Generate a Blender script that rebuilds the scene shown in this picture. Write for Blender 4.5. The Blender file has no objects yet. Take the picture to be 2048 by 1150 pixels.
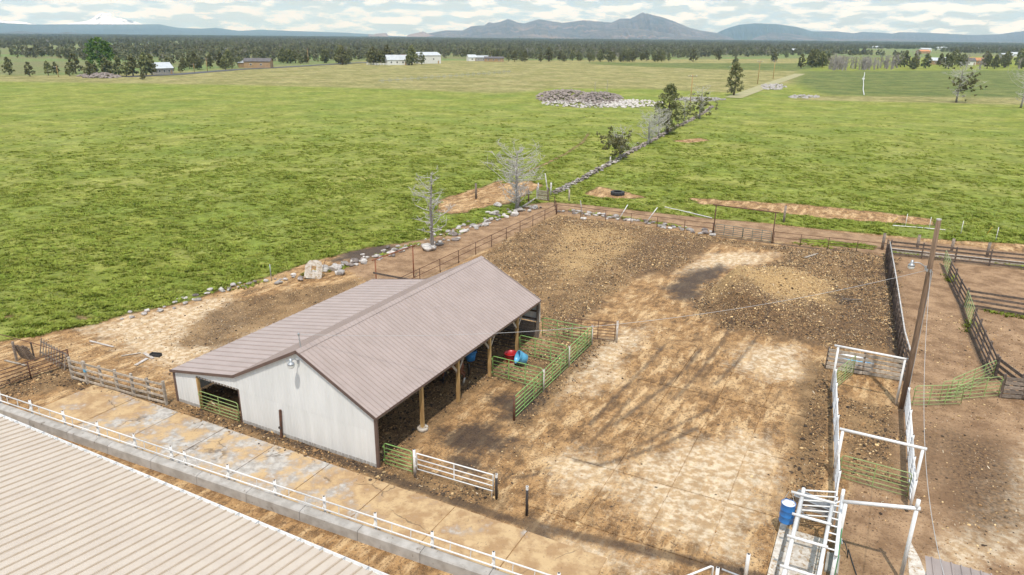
import bpy, math, random
import numpy as np
from mathutils import Vector, Matrix
R_ = math.radians
random.seed(7); rng = np.random.default_rng(11)
SC = bpy.context.scene; COL = SC.collection

# ------------------------------------------------------------------ camera
# World frame: origin at the front right corner of the pole barn, +x along its gable, +y along its ridge, metres.
CAM = Vector((19.53, -23.63, 20.0)); HEAD = R_(27.4); FPX = 1425.0; ROLL = R_(0.53)
PITCH = math.atan((575 - 73) / FPX)
_f = Vector((-math.sin(HEAD)*math.cos(PITCH), math.cos(HEAD)*math.cos(PITCH), -math.sin(PITCH)))
_r = Vector((math.cos(HEAD), math.sin(HEAD), 0)); _u = _r.cross(_f)
CR = _r*math.cos(ROLL) + _u*math.sin(ROLL); CU = _u*math.cos(ROLL) - _r*math.sin(ROLL); CF = _f
cam_d = bpy.data.cameras.new('camera'); cam = bpy.data.objects.new('camera', cam_d); COL.objects.link(cam)
cam_d.sensor_width = 36.0; cam_d.lens = FPX/2048*36; cam_d.clip_start = 0.3; cam_d.clip_end = 120000
M = Matrix.Identity(4)
for i in range(3): M[i][0], M[i][1], M[i][2], M[i][3] = CR[i], CU[i], -CF[i], CAM[i]
cam.matrix_world = M; SC.camera = cam
def ray(x, y): return (CF*FPX + CR*(x-1024) - CU*(y-575)).normalized()
def G(x, y, z=0.0):                      # position taken from an image pixel: where its sight line meets the level z
    d = ray(x, y); t = (z-CAM.z)/d.z; return Vector((CAM.x+d.x*t, CAM.y+d.y*t, z))
def far(x, y, D):                        # a skyline point at horizontal distance D
    d = ray(x, y); t = D/math.hypot(d.x, d.y); return CAM + d*t

# ------------------------------------------------------------------ light
SUN_EL = R_(64); SHADOW_AZ = R_(-23.4)   # shadows fall towards this heading (from +y, clockwise)
sd = bpy.data.lights.new('sun', 'SUN'); sun = bpy.data.objects.new('sun', sd); COL.objects.link(sun)
sd.energy = 3.2; sd.angle = R_(0.6); sd.color = (1.0, 0.955, 0.89)
sdir = Vector((math.sin(SHADOW_AZ)*math.cos(SUN_EL), math.cos(SHADOW_AZ)*math.cos(SUN_EL), -math.sin(SUN_EL)))
sun.rotation_euler = sdir.to_track_quat('-Z', 'Y').to_euler(); sun.location = (0, 0, 60)
W = bpy.data.worlds.new('World'); SC.world = W; W.use_nodes = True
nt = W.node_tree; N = nt.nodes; LK = nt.links; N.clear()
wo = N.new('ShaderNodeOutputWorld'); bg = N.new('ShaderNodeBackground'); bg.inputs[1].default_value = 0.10
sky = N.new('ShaderNodeTexSky'); sky.sky_type = 'NISHITA'; sky.sun_disc = False
sky.sun_elevation = SUN_EL; sky.sun_rotation = math.atan2(-sdir.x, -sdir.y); sky.air_density = 1.0; sky.dust_density = 1.0
tc = N.new('ShaderNodeTexCoord'); mp = N.new('ShaderNodeMapping'); mp.inputs['Scale'].default_value = (11, 11, 46)
LK.new(tc.outputs['Generated'], mp.inputs['Vector'])
n1 = N.new('ShaderNodeTexNoise'); n1.inputs['Scale'].default_value = 2.1; n1.inputs['Detail'].default_value = 8; n1.inputs['Roughness'].default_value = 0.56
LK.new(mp.outputs[0], n1.inputs['Vector'])
mp2 = N.new('ShaderNodeMapping'); mp2.inputs['Scale'].default_value = (11, 11, 46); mp2.inputs['Location'].default_value = (0, 0, -0.35)
LK.new(tc.outputs['Generated'], mp2.inputs['Vector'])
n2 = N.new('ShaderNodeTexNoise'); n2.inputs['Scale'].default_value = 2.1; n2.inputs['Detail'].default_value = 8; n2.inputs['Roughness'].default_value = 0.56
LK.new(mp2.outputs[0], n2.inputs['Vector'])
cov = N.new('ShaderNodeMapRange'); cov.interpolation_type = 'SMOOTHSTEP'; cov.inputs[1].default_value = 0.40; cov.inputs[2].default_value = 0.50
LK.new(n1.outputs['Fac'], cov.inputs[0])
# cloud tone: grey where more cloud lies above, white at the tops
sub = N.new('ShaderNodeMath'); sub.operation = 'SUBTRACT'; LK.new(n1.outputs['Fac'], sub.inputs[0]); LK.new(n2.outputs['Fac'], sub.inputs[1])
ton = N.new('ShaderNodeMapRange'); ton.inputs[1].default_value = -0.07; ton.inputs[2].default_value = 0.09; LK.new(sub.outputs[0], ton.inputs[0])
cr = N.new('ShaderNodeValToRGB'); cr.color_ramp.elements[0].color = (4.3, 5.3, 6.8, 1); cr.color_ramp.elements[1].color = (11.0, 11.8, 12.8, 1)
LK.new(ton.outputs[0], cr.inputs[0])
cm = N.new('ShaderNodeMix'); cm.data_type = 'RGBA'; LK.new(cov.outputs[0], cm.inputs[0]); LK.new(sky.outputs[0], cm.inputs[6]); LK.new(cr.outputs[0], cm.inputs[7])
LK.new(cm.outputs[2], bg.inputs[0]); LK.new(bg.outputs[0], wo.inputs[0])
vs = SC.view_settings; vs.view_transform = 'Standard'; vs.look = 'None'; vs.gamma = 1; vs.exposure = 0.2; vs.use_curve_mapping = False
SC.cycles.max_bounces = 6; SC.cycles.diffuse_bounces = 4; SC.cycles.volume_bounces = 1; SC.cycles.use_denoising = True
SC.cycles.transparent_max_bounces = 6; SC.cycles.caustics_reflective = False; SC.cycles.caustics_refractive = False

# ------------------------------------------------------------------ helpers
class MB:
    def __init__(s): s.v = []; s.f = []
    def add(s, vs, fs):
        n = len(s.v); s.v += [tuple(p) for p in vs]; s.f += [tuple(i+n for i in f) for f in fs]; return s
    def box(s, c, d, rz=0, rx=0, ry=0):
        m = Matrix.Rotation(rz, 3, 'Z') @ Matrix.Rotation(ry, 3, 'Y') @ Matrix.Rotation(rx, 3, 'X'); c = Vector(c)
        vs = [c + m @ Vector((sx*d[0]/2, sy*d[1]/2, sz*d[2]/2)) for sx in (-1, 1) for sy in (-1, 1) for sz in (-1, 1)]
        return s.add(vs, [(0,1,3,2),(4,6,7,5),(0,4,5,1),(2,3,7,6),(0,2,6,4),(1,5,7,3)])
    def bar(s, p, q, w, h, up=(0,0,1)):
        p = Vector(p); q = Vector(q); d = (q-p).normalized(); up = Vector(up)
        if abs(d.dot(up)) > 0.97: up = Vector((0, 1, 0))
        a = d.cross(up).normalized(); b = a.cross(d)
        vs = [o + a*sx*w/2 + b*sy*h/2 for o in (p, q) for sx, sy in ((-1,-1),(1,-1),(1,1),(-1,1))]
        return s.add(vs, [(0,1,2,3),(7,6,5,4),(0,4,5,1),(1,5,6,2),(2,6,7,3),(3,7,4,0)])
    def path(s, pts, r, n=8, cap=True):
        pts = [Vector(p) for p in pts]; rs = r if isinstance(r, (list, tuple)) else [r]*len(pts); rings = []
        ref = Vector((0.31, 0.17, 0.93))
        for i, p in enumerate(pts):
            d = (pts[min(i+1, len(pts)-1)] - pts[max(i-1, 0)])
            d = d.normalized() if d.length > 1e-9 else Vector((0,0,1))
            if abs(d.dot(ref)) > 0.95: ref = Vector((0.93, 0.31, 0.17))
            a = d.cross(ref).normalized(); b = d.cross(a)
            rings.append([p + (a*math.cos(2*math.pi*k/n) + b*math.sin(2*math.pi*k/n))*rs[i] for k in range(n)])
        vs = [v for rg in rings for v in rg]; fs = []
        for i in range(len(rings)-1):
            for k in range(n): fs.append((i*n+k, i*n+(k+1) % n, (i+1)*n+(k+1) % n, (i+1)*n+k))
        if cap: fs.append(tuple(range(n-1, -1, -1))); fs.append(tuple((len(rings)-1)*n+k for k in range(n)))
        return s.add(vs, fs)
    def tube(s, p, q, r, r2=None, n=8): return s.path([p, q], [r, r if r2 is None else r2], n)
    def lathe(s, prof, n=20, c=(0,0,0)):
        vs = [(c[0]+r*math.cos(2*math.pi*k/n), c[1]+r*math.sin(2*math.pi*k/n), c[2]+z) for r, z in prof for k in range(n)]
        fs = [(i*n+k, i*n+(k+1) % n, (i+1)*n+(k+1) % n, (i+1)*n+k) for i in range(len(prof)-1) for k in range(n)]
        return s.add(vs, fs)
    def mesh(s, name, m, smooth=False):
        me = bpy.data.meshes.new(name); me.from_pydata(s.v, [], s.f)
        if m is not None: me.materials.append(m)
        if smooth: me.polygons.foreach_set('use_smooth', [True]*len(me.polygons))
        me.update(); return me
    def build(s, name, m, parent=None, smooth=False, loc=None):
        return link(name, s.mesh(name, m, smooth), parent, loc)
def link(name, me, parent=None, loc=None, rz=0, sc=None):
    o = bpy.data.objects.new(name, me); COL.objects.link(o); o.parent = parent
    if loc is not None: o.location = loc
    if rz: o.rotation_euler = (0, 0, rz)
    if sc is not None: o.scale = (sc, sc, sc) if not hasattr(sc, '__len__') else sc
    return o
def tag(o, label=None, cat=None, group=None, kind=None):
    if label: o['label'] = label
    if cat: o['category'] = cat
    if group: o['group'] = group
    if kind: o['kind'] = kind
    return o
def thing(name, label, cat, loc=(0,0,0), rz=0, group=None):
    o = bpy.data.objects.new(name, None); COL.objects.link(o); o.location = loc; o.rotation_euler = (0, 0, rz)
    o.empty_display_size = 0.2
    return tag(o, label, cat, group)
def copy_tree(o, parent=None):
    c = o.copy(); COL.objects.link(c); c.parent = parent
    for ch in list(o.children): copy_tree(ch, c)
    return c

# ------------------------------------------------------------------ materials
def nodes(name):
    m = bpy.data.materials.new(name); m.use_nodes = True; t = m.node_tree
    b = t.nodes['Principled BSDF']; return m, t, b
def noise(t, vec, scale, detail=4, rough=0.55):
    n = t.nodes.new('ShaderNodeTexNoise'); n.inputs['Scale'].default_value = scale; n.inputs['Detail'].default_value = detail
    n.inputs['Roughness'].default_value = rough
    if vec is not None: t.links.new(vec, n.inputs['Vector'])
    return n.outputs['Fac']
def ramp(t, fac, a, b, lo=0.35, hi=0.65):
    r = t.nodes.new('ShaderNodeMapRange'); r.interpolation_type = 'SMOOTHSTEP'
    r.inputs[1].default_value = lo; r.inputs[2].default_value = hi; r.inputs[3].default_value = a; r.inputs[4].default_value = b
    t.links.new(fac, r.inputs[0]); return r.outputs[0]
def mixc(t, fac, a, b, mode='MIX'):
    x = t.nodes.new('ShaderNodeMix'); x.data_type = 'RGBA'; x.blend_type = mode
    for s, v in ((0, fac), (6, a), (7, b)):
        if hasattr(v, 'is_linked') or hasattr(v, 'links'): t.links.new(v, x.inputs[s])
        elif isinstance(v, (int, float)): x.inputs[s].default_value = v
        else: x.inputs[s].default_value = (*v[:3], 1)
    return x.outputs[2]
def mth(t, op, a, b=None, c=None):
    x = t.nodes.new('ShaderNodeMath'); x.operation = op
    for s, v in enumerate((a, b, c)):
        if v is None: continue
        if isinstance(v, (int, float)): x.inputs[s].default_value = v
        else: t.links.new(v, x.inputs[s])
    return x.outputs[0]
def wpos(t, scale=(1,1,1)):
    g = t.nodes.new('ShaderNodeNewGeometry'); m = t.nodes.new('ShaderNodeMapping'); m.inputs['Scale'].default_value = scale
    t.links.new(g.outputs['Position'], m.inputs['Vector']); return m.outputs[0]
def bump(t, b, h, dist, strength=1.0):
    x = t.nodes.new('ShaderNodeBump'); x.inputs['Strength'].default_value = strength; x.inputs['Distance'].default_value = dist
    t.links.new(h, x.inputs['Height']); t.links.new(x.outputs[0], b.inputs['Normal'])
MATS = {}
def mat(name, c1, c2=None, scale=4, rough=0.75, metal=0.0, bmp=0.0, bscale=30, stretch=(1,1,1), spot=None, sscale=9, slo=0.60, shi=0.68, rand=0.10, obj=False, mud=0.0):
    """paint / wood / metal: two tones in a noise, an optional third in spots (rust, grime), a little shift from piece to piece"""
    m, t, b = nodes(name); c2 = c2 or tuple(x*0.8 for x in c1)
    if obj:
        q = t.nodes.new('ShaderNodeTexCoord'); mm = t.nodes.new('ShaderNodeMapping'); mm.inputs['Scale'].default_value = stretch
        t.links.new(q.outputs['Object'], mm.inputs['Vector']); v = mm.outputs[0]
    else: v = wpos(t, stretch)
    f = noise(t, v, scale, 5); c = mixc(t, ramp(t, f, 0, 1), c1, c2)
    if spot: c = mixc(t, ramp(t, noise(t, v, sscale, 5, 0.65), 0, 1, slo, shi), c, spot)
    if rand:
        oi = t.nodes.new('ShaderNodeObjectInfo'); h = t.nodes.new('ShaderNodeHueSaturation'); t.links.new(c, h.inputs['Color'])
        k = mth(t, 'MULTIPLY_ADD', oi.outputs['Random'], 2*rand, 1-rand); t.links.new(k, h.inputs['Value']); c = h.outputs[0]
    if mud:
        zx = t.nodes.new('ShaderNodeSeparateXYZ'); t.links.new(wpos(t), zx.inputs[0]); w_ = wpos(t)
        k = mth(t, 'MULTIPLY', ramp(t, mth(t, 'ADD', zx.outputs[2], mth(t, 'MULTIPLY', noise(t, w_, 4, 5, .65), mud)), 1, 0, .12, mud*.55+.25), .85); c = mixc(t, k, c, (.27,.18,.10))
    t.links.new(c, b.inputs['Base Color']); b.inputs['Roughness'].default_value = rough; b.inputs['Metallic'].default_value = metal
    if bmp: bump(t, b, noise(t, v, bscale, 4), bmp)
    MATS[name] = m; return m
mat('white_paint', (.80,.80,.79), (.70,.69,.67), 5, .45, spot=(.33,.24,.17), sscale=7, slo=.60, shi=.68, rand=.03, mud=.5)
mat('white_clean', (.78,.78,.78), (.70,.70,.69), 6, .45, spot=(.38,.28,.20), sscale=8, slo=.68, shi=.75, rand=.03, mud=.35)
mat('green_paint', (.19,.36,.10), (.25,.44,.14), 5, .4, spot=(.22,.20,.09), sscale=9, slo=.58, shi=.70, rand=.08, mud=.7)
mat('pale_green_paint', (.33,.42,.17), (.26,.37,.13), 4, .45, spot=(.30,.22,.10), sscale=8, slo=.58, shi=.70, rand=.08, mud=.5)
mat('teal_paint', (.09,.15,.14), (.06,.11,.11), 5, .5)
mat('rust', (.15,.065,.035), (.085,.045,.032), 6, .8, rand=.12)
mat('rust_bright', (.30,.11,.05), (.20,.075,.04), 6, .75)
mat('dark_steel', (.055,.045,.042), (.035,.03,.03), 6, .6)
mat('galv', (.46,.48,.50), (.36,.38,.40), 9, .42, .55)
mat('trim_brown', (.150,.098,.080), (.115,.076,.064), 2, .45)
mat('wall_white', (.74,.745,.735), (.67,.675,.665), 1.3, .5, stretch=(1,1,.16), rand=.03, mud=.55)
mat('wood_grey', (.30,.255,.21), (.165,.125,.10), 7, .9, stretch=(1,1,3), bmp=.006, rand=.28)
mat('wood_pale', (.47,.42,.355), (.31,.255,.20), 6, .9, bmp=.005, rand=.22)
mat('wood_dark', (.165,.125,.10), (.085,.066,.055), 6, .92, bmp=.006, rand=.30)
mat('post_yellow', (.50,.33,.135), (.36,.215,.085), 5, .8, stretch=(1,1,.25), rand=.10)
mat('pole_wood', (.25,.165,.105), (.14,.095,.065), 9, .9, stretch=(2.5,2.5,.14), bmp=.008, rand=0)
mat('bare_wood', (.60,.585,.56), (.36,.335,.315), 5, .95, stretch=(1,1,.6), rand=.12)
mat('bark', (.20,.15,.115), (.11,.085,.07), 5, .95, rand=.12)
mat('rock', (.50,.47,.44), (.30,.27,.25), 2.6, .95, bmp=.02, bscale=14, spot=(.60,.58,.55), sscale=5, slo=.56, shi=.66, rand=.30)
mat('post_weathered', (.56,.53,.49), (.42,.37,.33), 6, .8, spot=(.26,.14,.10), sscale=6, slo=.60, shi=.68, rand=.08)
mat('grey_twig', (.36,.33,.31), (.25,.225,.21), .3, .95, rand=.2)
mat('rock_brown', (.27,.225,.20), (.15,.125,.115), 2.6, .95, bmp=.02, bscale=14, spot=(.46,.42,.38), sscale=5, slo=.58, shi=.68, rand=.35)
mat('concrete', (.43,.41,.385), (.33,.31,.285), 2.2, .9, bmp=.004, bscale=40, spot=(.20,.175,.15), sscale=3.5, slo=.60, shi=.72, rand=.05)
mat('concrete_pale', (.60,.56,.50), (.44,.39,.33), 3.5, .9, bmp=.004, bscale=40, spot=(.34,.25,.16), sscale=6, slo=.50, shi=.62)
mat('barrel_blue', (.035,.20,.55), (.03,.16,.46), 5, .4, spot=(.30,.42,.55), sscale=10, slo=.68, shi=.74)
mat('plastic_blue', (.04,.24,.62), (.035,.20,.54), 4, .35); mat('plastic_sky', (.13,.46,.72), (.11,.40,.64), 4, .35)
mat('plastic_red', (.55,.03,.04), (.44,.025,.03), 4, .35); mat('plastic_green', (.07,.30,.12), (.05,.23,.09), 3, .4)
mat('rubber', (.030,.032,.035), (.045,.047,.05), 9, .8); mat('wire_light', (.50,.50,.50), (.34,.34,.34), 40, .5)
mat('horse_coat', (.20,.072,.030), (.135,.045,.02), 3, .5, rand=0); mat('horse_dark', (.012,.010,.009), (.02,.016,.014), 6, .6, rand=0)
mat('horse_white', (.62,.58,.53), (.5,.46,.4), 6, .7, rand=0)
mat('lens', (.78,.78,.76), (.70,.70,.68), 8, .25, rand=0); mat('orange_tape', (.75,.13,.03), (.6,.1,.03), 6, .6); mat('yellow_paint', (.62,.40,.03), (.5,.3,.03), 4, .5)
mat('snow', (.86,.87,.89), (.82,.83,.86), .002, .8, stretch=(1,1,.5), spot=(.16,.17,.19), sscale=.0045, slo=.54, shi=.60, rand=0)

def roof_mat(name, c1, c2, line, pitch, a, b_, amt, spot, slo):
    """painted sheet metal with rib shading and grime put into the colour along every rib and a few droppings"""
    m, t, b = nodes(name); v = wpos(t); c = mixc(t, ramp(t, noise(t, v, .9, 5), 0, 1), c1, c2)
    q = t.nodes.new('ShaderNodeTexCoord'); sx = t.nodes.new('ShaderNodeSeparateXYZ'); t.links.new(q.outputs['Object'], sx.inputs[0])
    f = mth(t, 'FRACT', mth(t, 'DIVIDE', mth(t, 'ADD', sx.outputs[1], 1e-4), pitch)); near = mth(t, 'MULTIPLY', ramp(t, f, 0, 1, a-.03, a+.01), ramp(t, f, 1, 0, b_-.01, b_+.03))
    k = mth(t, 'MULTIPLY', near, mth(t, 'MULTIPLY', ramp(t, noise(t, v, 1.7, 4), .6, 1, .3, .6), amt)); c = mixc(t, k, c, line)  # rib shading put into the colour as a band, broken up like grime
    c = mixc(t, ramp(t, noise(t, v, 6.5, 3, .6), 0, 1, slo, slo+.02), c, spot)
    t.links.new(c, b.inputs['Base Color']); b.inputs['Roughness'].default_value = .5; b.inputs['Specular IOR Level'].default_value = .35; MATS[name] = m; return m
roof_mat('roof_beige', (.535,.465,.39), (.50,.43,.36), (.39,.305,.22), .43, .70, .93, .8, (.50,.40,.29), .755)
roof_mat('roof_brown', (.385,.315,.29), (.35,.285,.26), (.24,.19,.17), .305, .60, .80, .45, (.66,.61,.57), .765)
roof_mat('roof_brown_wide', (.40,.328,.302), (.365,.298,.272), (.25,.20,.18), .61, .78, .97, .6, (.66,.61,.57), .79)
# ------------------------------------------------------------------ ground
def px(*pts): return np.array([G(x, y)[:2] for x, y in pts])
def sdist(X, Y, poly):                    # signed distance to a polygon, positive inside
    X = X.ravel(); Y = Y.ravel(); d = np.full(X.shape, 1e18); ins = np.zeros(X.shape, bool); n = len(poly)
    for i in range(n):
        a = poly[i]; b = poly[(i+1) % n]; e = b-a; L = max(e @ e, 1e-9)
        t = np.clip(((X-a[0])*e[0] + (Y-a[1])*e[1])/L, 0, 1)
        d = np.minimum(d, (X-a[0]-t*e[0])**2 + (Y-a[1]-t*e[1])**2)
        c = ((a[1] > Y) != (b[1] > Y))
        with np.errstate(divide='ignore', invalid='ignore'): xx = (b[0]-a[0])*(Y-a[1])/(b[1]-a[1]+1e-12)+a[0]
        ins ^= c & (X < xx)
    d = np.sqrt(d); return np.where(ins, d, -d)
def ldist(X, Y, pts, w):                  # positive within w of a polyline
    X = X.ravel(); Y = Y.ravel(); d = np.full(X.shape, 1e18)
    for a, b in zip(pts[:-1], pts[1:]):
        e = b-a; t = np.clip(((X-a[0])*e[0]+(Y-a[1])*e[1])/max(e @ e, 1e-9), 0, 1)
        d = np.minimum(d, (X-a[0]-t*e[0])**2+(Y-a[1]-t*e[1])**2)
    return w-np.sqrt(d)
_tab = np.random.default_rng(5).random((256, 256))
def vn(X, Y):
    xi = np.floor(X).astype(int); yi = np.floor(Y).astype(int); fx = X-xi; fy = Y-yi
    fx = fx*fx*(3-2*fx); fy = fy*fy*(3-2*fy); g = lambda a, b: _tab[a & 255, b & 255]
    return (g(xi,yi)*(1-fx)+g(xi+1,yi)*fx)*(1-fy)+(g(xi,yi+1)*(1-fx)+g(xi+1,yi+1)*fx)*fy
def fbm(X, Y, o=4, g=.5):
    s = 0; a = 1; t = 0
    for k in range(o): s = s+a*vn(X*2**k+17*k, Y*2**k+31*k); t += a; a *= g
    return s/t
DIRT = np.vstack([px((-260,735),(0,683),(60,674),(130,656),(190,648),(250,628),(330,612),(390,598),(440,578),(510,560),(560,545),(620,523),(690,506),(740,494),(800,486),(850,478),(880,470),(905,456),(950,448),(1000,436),(1030,425),(1060,408),(1100,404),(1180,410),(1300,424),(1420,437),(1540,447),(1640,458),(1750,468),(1850,477),(2048,488),(2400,512)), [[80,20],[80,-60],[-70,-60],[-70,-10]]])
PATCH = [px((870,425),(880,400),(940,381),(1000,367),(1060,362),(1085,372),(1050,392),(1020,408),(985,412),(940,425),(900,430)),
         px((1375,397),(1480,402),(1600,410),(1740,423),(1865,440),(1870,451),(1780,447),(1640,436),(1500,420),(1400,409)),
         px((1165,389),(1200,374),(1262,387),(1296,397),(1240,398),(1185,394)), px((1340,282),(1400,276),(1420,281),(1380,286)),
         px((180,245),(200,244),(202,247),(182,248)), px((0,632),(25,634),(20,640),(0,641)), px((150,632),(200,640),(170,645))]
TRACK = [(px((1178,265),(1165,285),(1130,308),(1090,328),(1055,343)), .22), (px((905,395),(960,380),(1000,364)), .5), (px((752,228),(748,240)), .25)]
GREEN = [px((1600,477),(1650,480),(1750,492),(1745,499),(1650,490),(1605,484)), px((890,452),(960,424),(1020,415),(1030,428),(960,445),(900,458))]
BED = px((1116,431),(1165,437),(1260,449),(1365,464),(1430,474),(1420,492),(1350,540),(1285,548),(1210,602),(1120,668),(1083,650),(1083,600),(965,512),(1000,490),(1060,458))
PILE = px((1398,608),(1420,570),(1480,545),(1560,520),(1600,497),(1700,497),(1772,520),(1790,600),(1796,700),(1700,700),(1640,690),(1560,676),(1440,652),(1400,630))
def height(X, Y):
    sh = np.shape(X); X = np.asarray(X, float).ravel(); Y = np.asarray(Y, float).ravel(); h = np.zeros(X.shape)
    near = (X > -60) & (X < 60) & (Y > -15) & (Y < 75); x = X[near]; y = Y[near]
    b = np.clip((sdist(x, y, BED)+.2)/2.0, 0, 1); p = np.clip((sdist(x, y, PILE)+.2)/2.5, 0, 1)
    f = fbm(x*.9, y*.9, 4); r = fbm(x*.35+9, y*.35, 3)
    c3 = fbm(x*2.6+5, y*2.6, 3)-.45; hh = b*(.10+.22*f+.16*c3) + p*(.06+.26*f+.30*c3)
    for cx, cy, sx, sy, a in ((10.3,33.5,2.4,3.4,2.3),(13.8,37.0,2.8,3.0,1.8),(12.4,29.5,3.2,2.4,1.4),(9.2,38.5,2.0,2.2,.6),(15.8,31.5,2.3,2.8,.8)):
        hh += p*a*np.exp(-((x-cx)/sx)**2-((y-cy)/sy)**2)*(.7+.6*r)
    dd = sdist(x, y, DIRT); hh += np.where(dd < 0, .30*(fbm(x*.55, y*.55, 4)-.30)*np.clip(-dd/2.5, 0, 1), 0)
    h[near] = hh; return h.reshape(sh)
def hz(x, y): return float(height(np.array([x]), np.array([y]))[0])
def grow(a, b, r, s0):
    o = [a]; s = s0
    while abs(o[-1]) < abs(b): o.append(o[-1]+math.copysign(s, b)); s *= r
    return o[1:]
gx = np.concatenate([grow(-38, -25000, 1.07, .3)[::-1], np.arange(-38, 42.01, .17), grow(42, 25000, 1.07, .3)])
gy = np.concatenate([grow(-12, -25000, 1.16, .4)[::-1], np.arange(-12, 64.01, .17), grow(64, 25000, 1.022, .2)])
XX, YY = np.meshgrid(gx, gy); nx, ny = len(gx), len(gy); ZZ = height(XX, YY)
me = bpy.data.meshes.new('ground'); co = np.stack([XX.ravel(), YY.ravel(), ZZ.ravel()], 1).astype(np.float32)
ii = np.arange((ny-1)*(nx-1)); r0 = (ii//(nx-1))*nx+ii % (nx-1); fc = np.stack([r0, r0+1, r0+nx+1, r0+nx], 1).astype(np.int32)
me.vertices.add(len(co)); me.vertices.foreach_set('co', co.ravel()); me.loops.add(fc.size); me.loops.foreach_set('vertex_index', fc.ravel())
me.polygons.add(len(fc)); me.polygons.foreach_set('loop_start', np.arange(0, fc.size, 4, dtype=np.int32))
me.polygons.foreach_set('use_smooth', np.ones(len(fc), bool)); me.update(calc_edges=True)
FLOOR = np.array([[-14.2,.2],[.3,.2],[.3,18.5],[-14.2,18.5]])
man = [BED, PILE, FLOOR, np.array([[-19,-1.1],[.5,-1.0],[7,.1],[6.5,1.0],[1,.5],[-14.2,.1],[-17,.4]]), px((0,770),(60,735),(140,730),(240,790),(120,775),(0,800)),
       np.array([[3.5,6.5],[4.6,6.5],[4.5,20],[.4,20],[.4,11],[3.5,10.8]]), np.array([[18.2,5],[19.2,5],[19.4,20],[18.0,24],[16.8,23]]), np.array([[20.4,10.5],[22.6,10.5],[22.4,19],[19.6,19]]),
       px((390,640),(470,600),(560,585),(740,555),(690,590),(520,660),(440,700),(350,690)), np.array([[14.5,38],[21,38],[22.3,28],[22,52],[12,51]]), np.array([[-14,50.5],[4,51],[21,51.5],[21,49.5],[4,49],[-13,49]])]
def set_zones(me, XX, YY):
    def attr(name, v):
        a = me.attributes.new(name, 'FLOAT', 'POINT'); a.data.foreach_set('value', np.asarray(v, np.float32).ravel())
    gd = -sdist(XX, YY, DIRT)
    for p in PATCH: gd = np.minimum(gd, -sdist(XX, YY, p))
    for p, w in TRACK: gd = np.minimum(gd, -ldist(XX, YY, p, w))
    for p in GREEN: gd = np.maximum(gd, sdist(XX, YY, p))
    attr('d_grass', np.clip(gd, -3, 3))
    md = np.full(XX.size, -1e9)
    for p in man: md = np.maximum(md, sdist(XX, YY, p))
    attr('d_manure', np.clip(md, -3, 3))
    dk = np.full(XX.size, -1e9); wk = dk.copy()
    for p in (px((880,865),(930,850),(985,853),(1040,880),(1000,905),(930,905),(890,890)), px((900,915),(960,920),(985,945),(940,950),(900,935)), px((985,800),(1080,770),(1075,820),(1010,838)), px((1335,575),(1375,545),(1440,530),(1455,540),(1400,570),(1395,610),(1350,598)), px((1650,598),(1690,598),(1720,612),(1680,616)), px((690,502),(780,488),(800,500),(720,520),(660,524))): wk = np.maximum(wk, sdist(XX, YY, p))
    for p, w in ((px((480,846),(690,923),(860,985),(1040,1046),(1150,1070),(1330,1110),(1540,1160)), .27), (px((1062,1045),(1095,1095),(1135,1155)), .40), (px((590,462),(680,448),(760,432)), .25), (px((1392,858),(1330,890),(1262,913),(1200,932),(1150,922)), .13), (px((1400,700),(1370,740),(1330,775),(1285,808),(1230,850)), .12), (px((1330,690),(1290,735),(1235,790),(1180,850)), .10), (px((1470,640),(1440,690),(1400,745),(1350,800)), .10), (px((1010,956),(1060,952),(1098,935)), .08), (px((1260,905),(1320,870),(1420,820)), .07), (px((1540,640),(1480,720),(1430,770)), .10), (px((1150,905),(1200,870),(1260,800)), .06),
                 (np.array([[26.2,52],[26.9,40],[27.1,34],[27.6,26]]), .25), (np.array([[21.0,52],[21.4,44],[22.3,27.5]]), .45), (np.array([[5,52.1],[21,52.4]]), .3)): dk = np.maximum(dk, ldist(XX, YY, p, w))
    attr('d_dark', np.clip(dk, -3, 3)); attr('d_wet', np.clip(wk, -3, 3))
    pl = np.full(XX.size, -1e9)
    for p in (np.array([[11.5,2.2],[16.8,1.5],[17.9,9],[16.5,12.5],[13,10.5],[10.5,6]]), px((1480,688),(1600,692),(1650,770),(1560,765),(1468,742)), px((1095,1065),(1230,1095),(1330,1150),(1140,1150)), px((1090,925),(1160,890),(1260,930),(1220,985),(1120,985)), px((1160,740),(1230,715),(1250,760),(1180,790)), np.array([[-.1,12],[1.3,12],[1.3,20],[-.1,19]]), px((1100,700),(1160,690),(1300,640),(1290,690),(1180,760),(1120,800)), np.array([[-30,4],[-16,2],[-15.5,10],[-26,14]]), np.array([[23.4,4],[28,8],[30,20],[27.5,16]]), px((1345,548),(1420,505),(1560,505),(1520,530),(1400,545))): pl = np.maximum(pl, sdist(XX, YY, p))
    attr('d_pale', np.clip(pl, -3, 3))
    attr('d_straw', np.clip(np.maximum(np.maximum(sdist(XX, YY, px((1420,590),(1500,545),(1600,540),(1680,570),(1660,620),(1560,630),(1450,630))), sdist(XX, YY, px((1120,445),(1240,460),(1300,490),(1220,540),(1120,580),(1080,520)))-.8), -3), -3, 3))
    rd = np.maximum(sdist(XX, YY, np.array([[20.3,8],[22.6,21],[21.3,53],[-15,53],[-20,60],[90,62],[90,-10],[19.5,-4]])), sdist(XX, YY, np.array([[-14.2,20],[-14.2,53],[-21,60],[-24,25]]))); attr('d_red', np.clip(rd, -3, 3))
    dh = np.maximum(sdist(XX, YY, px((1880,860),(2000,880),(2048,960),(2048,1060),(1960,1080),(1890,1000))), sdist(XX, YY, px((1845,860),(1885,870),(1870,960),(1845,950)))); 
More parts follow.
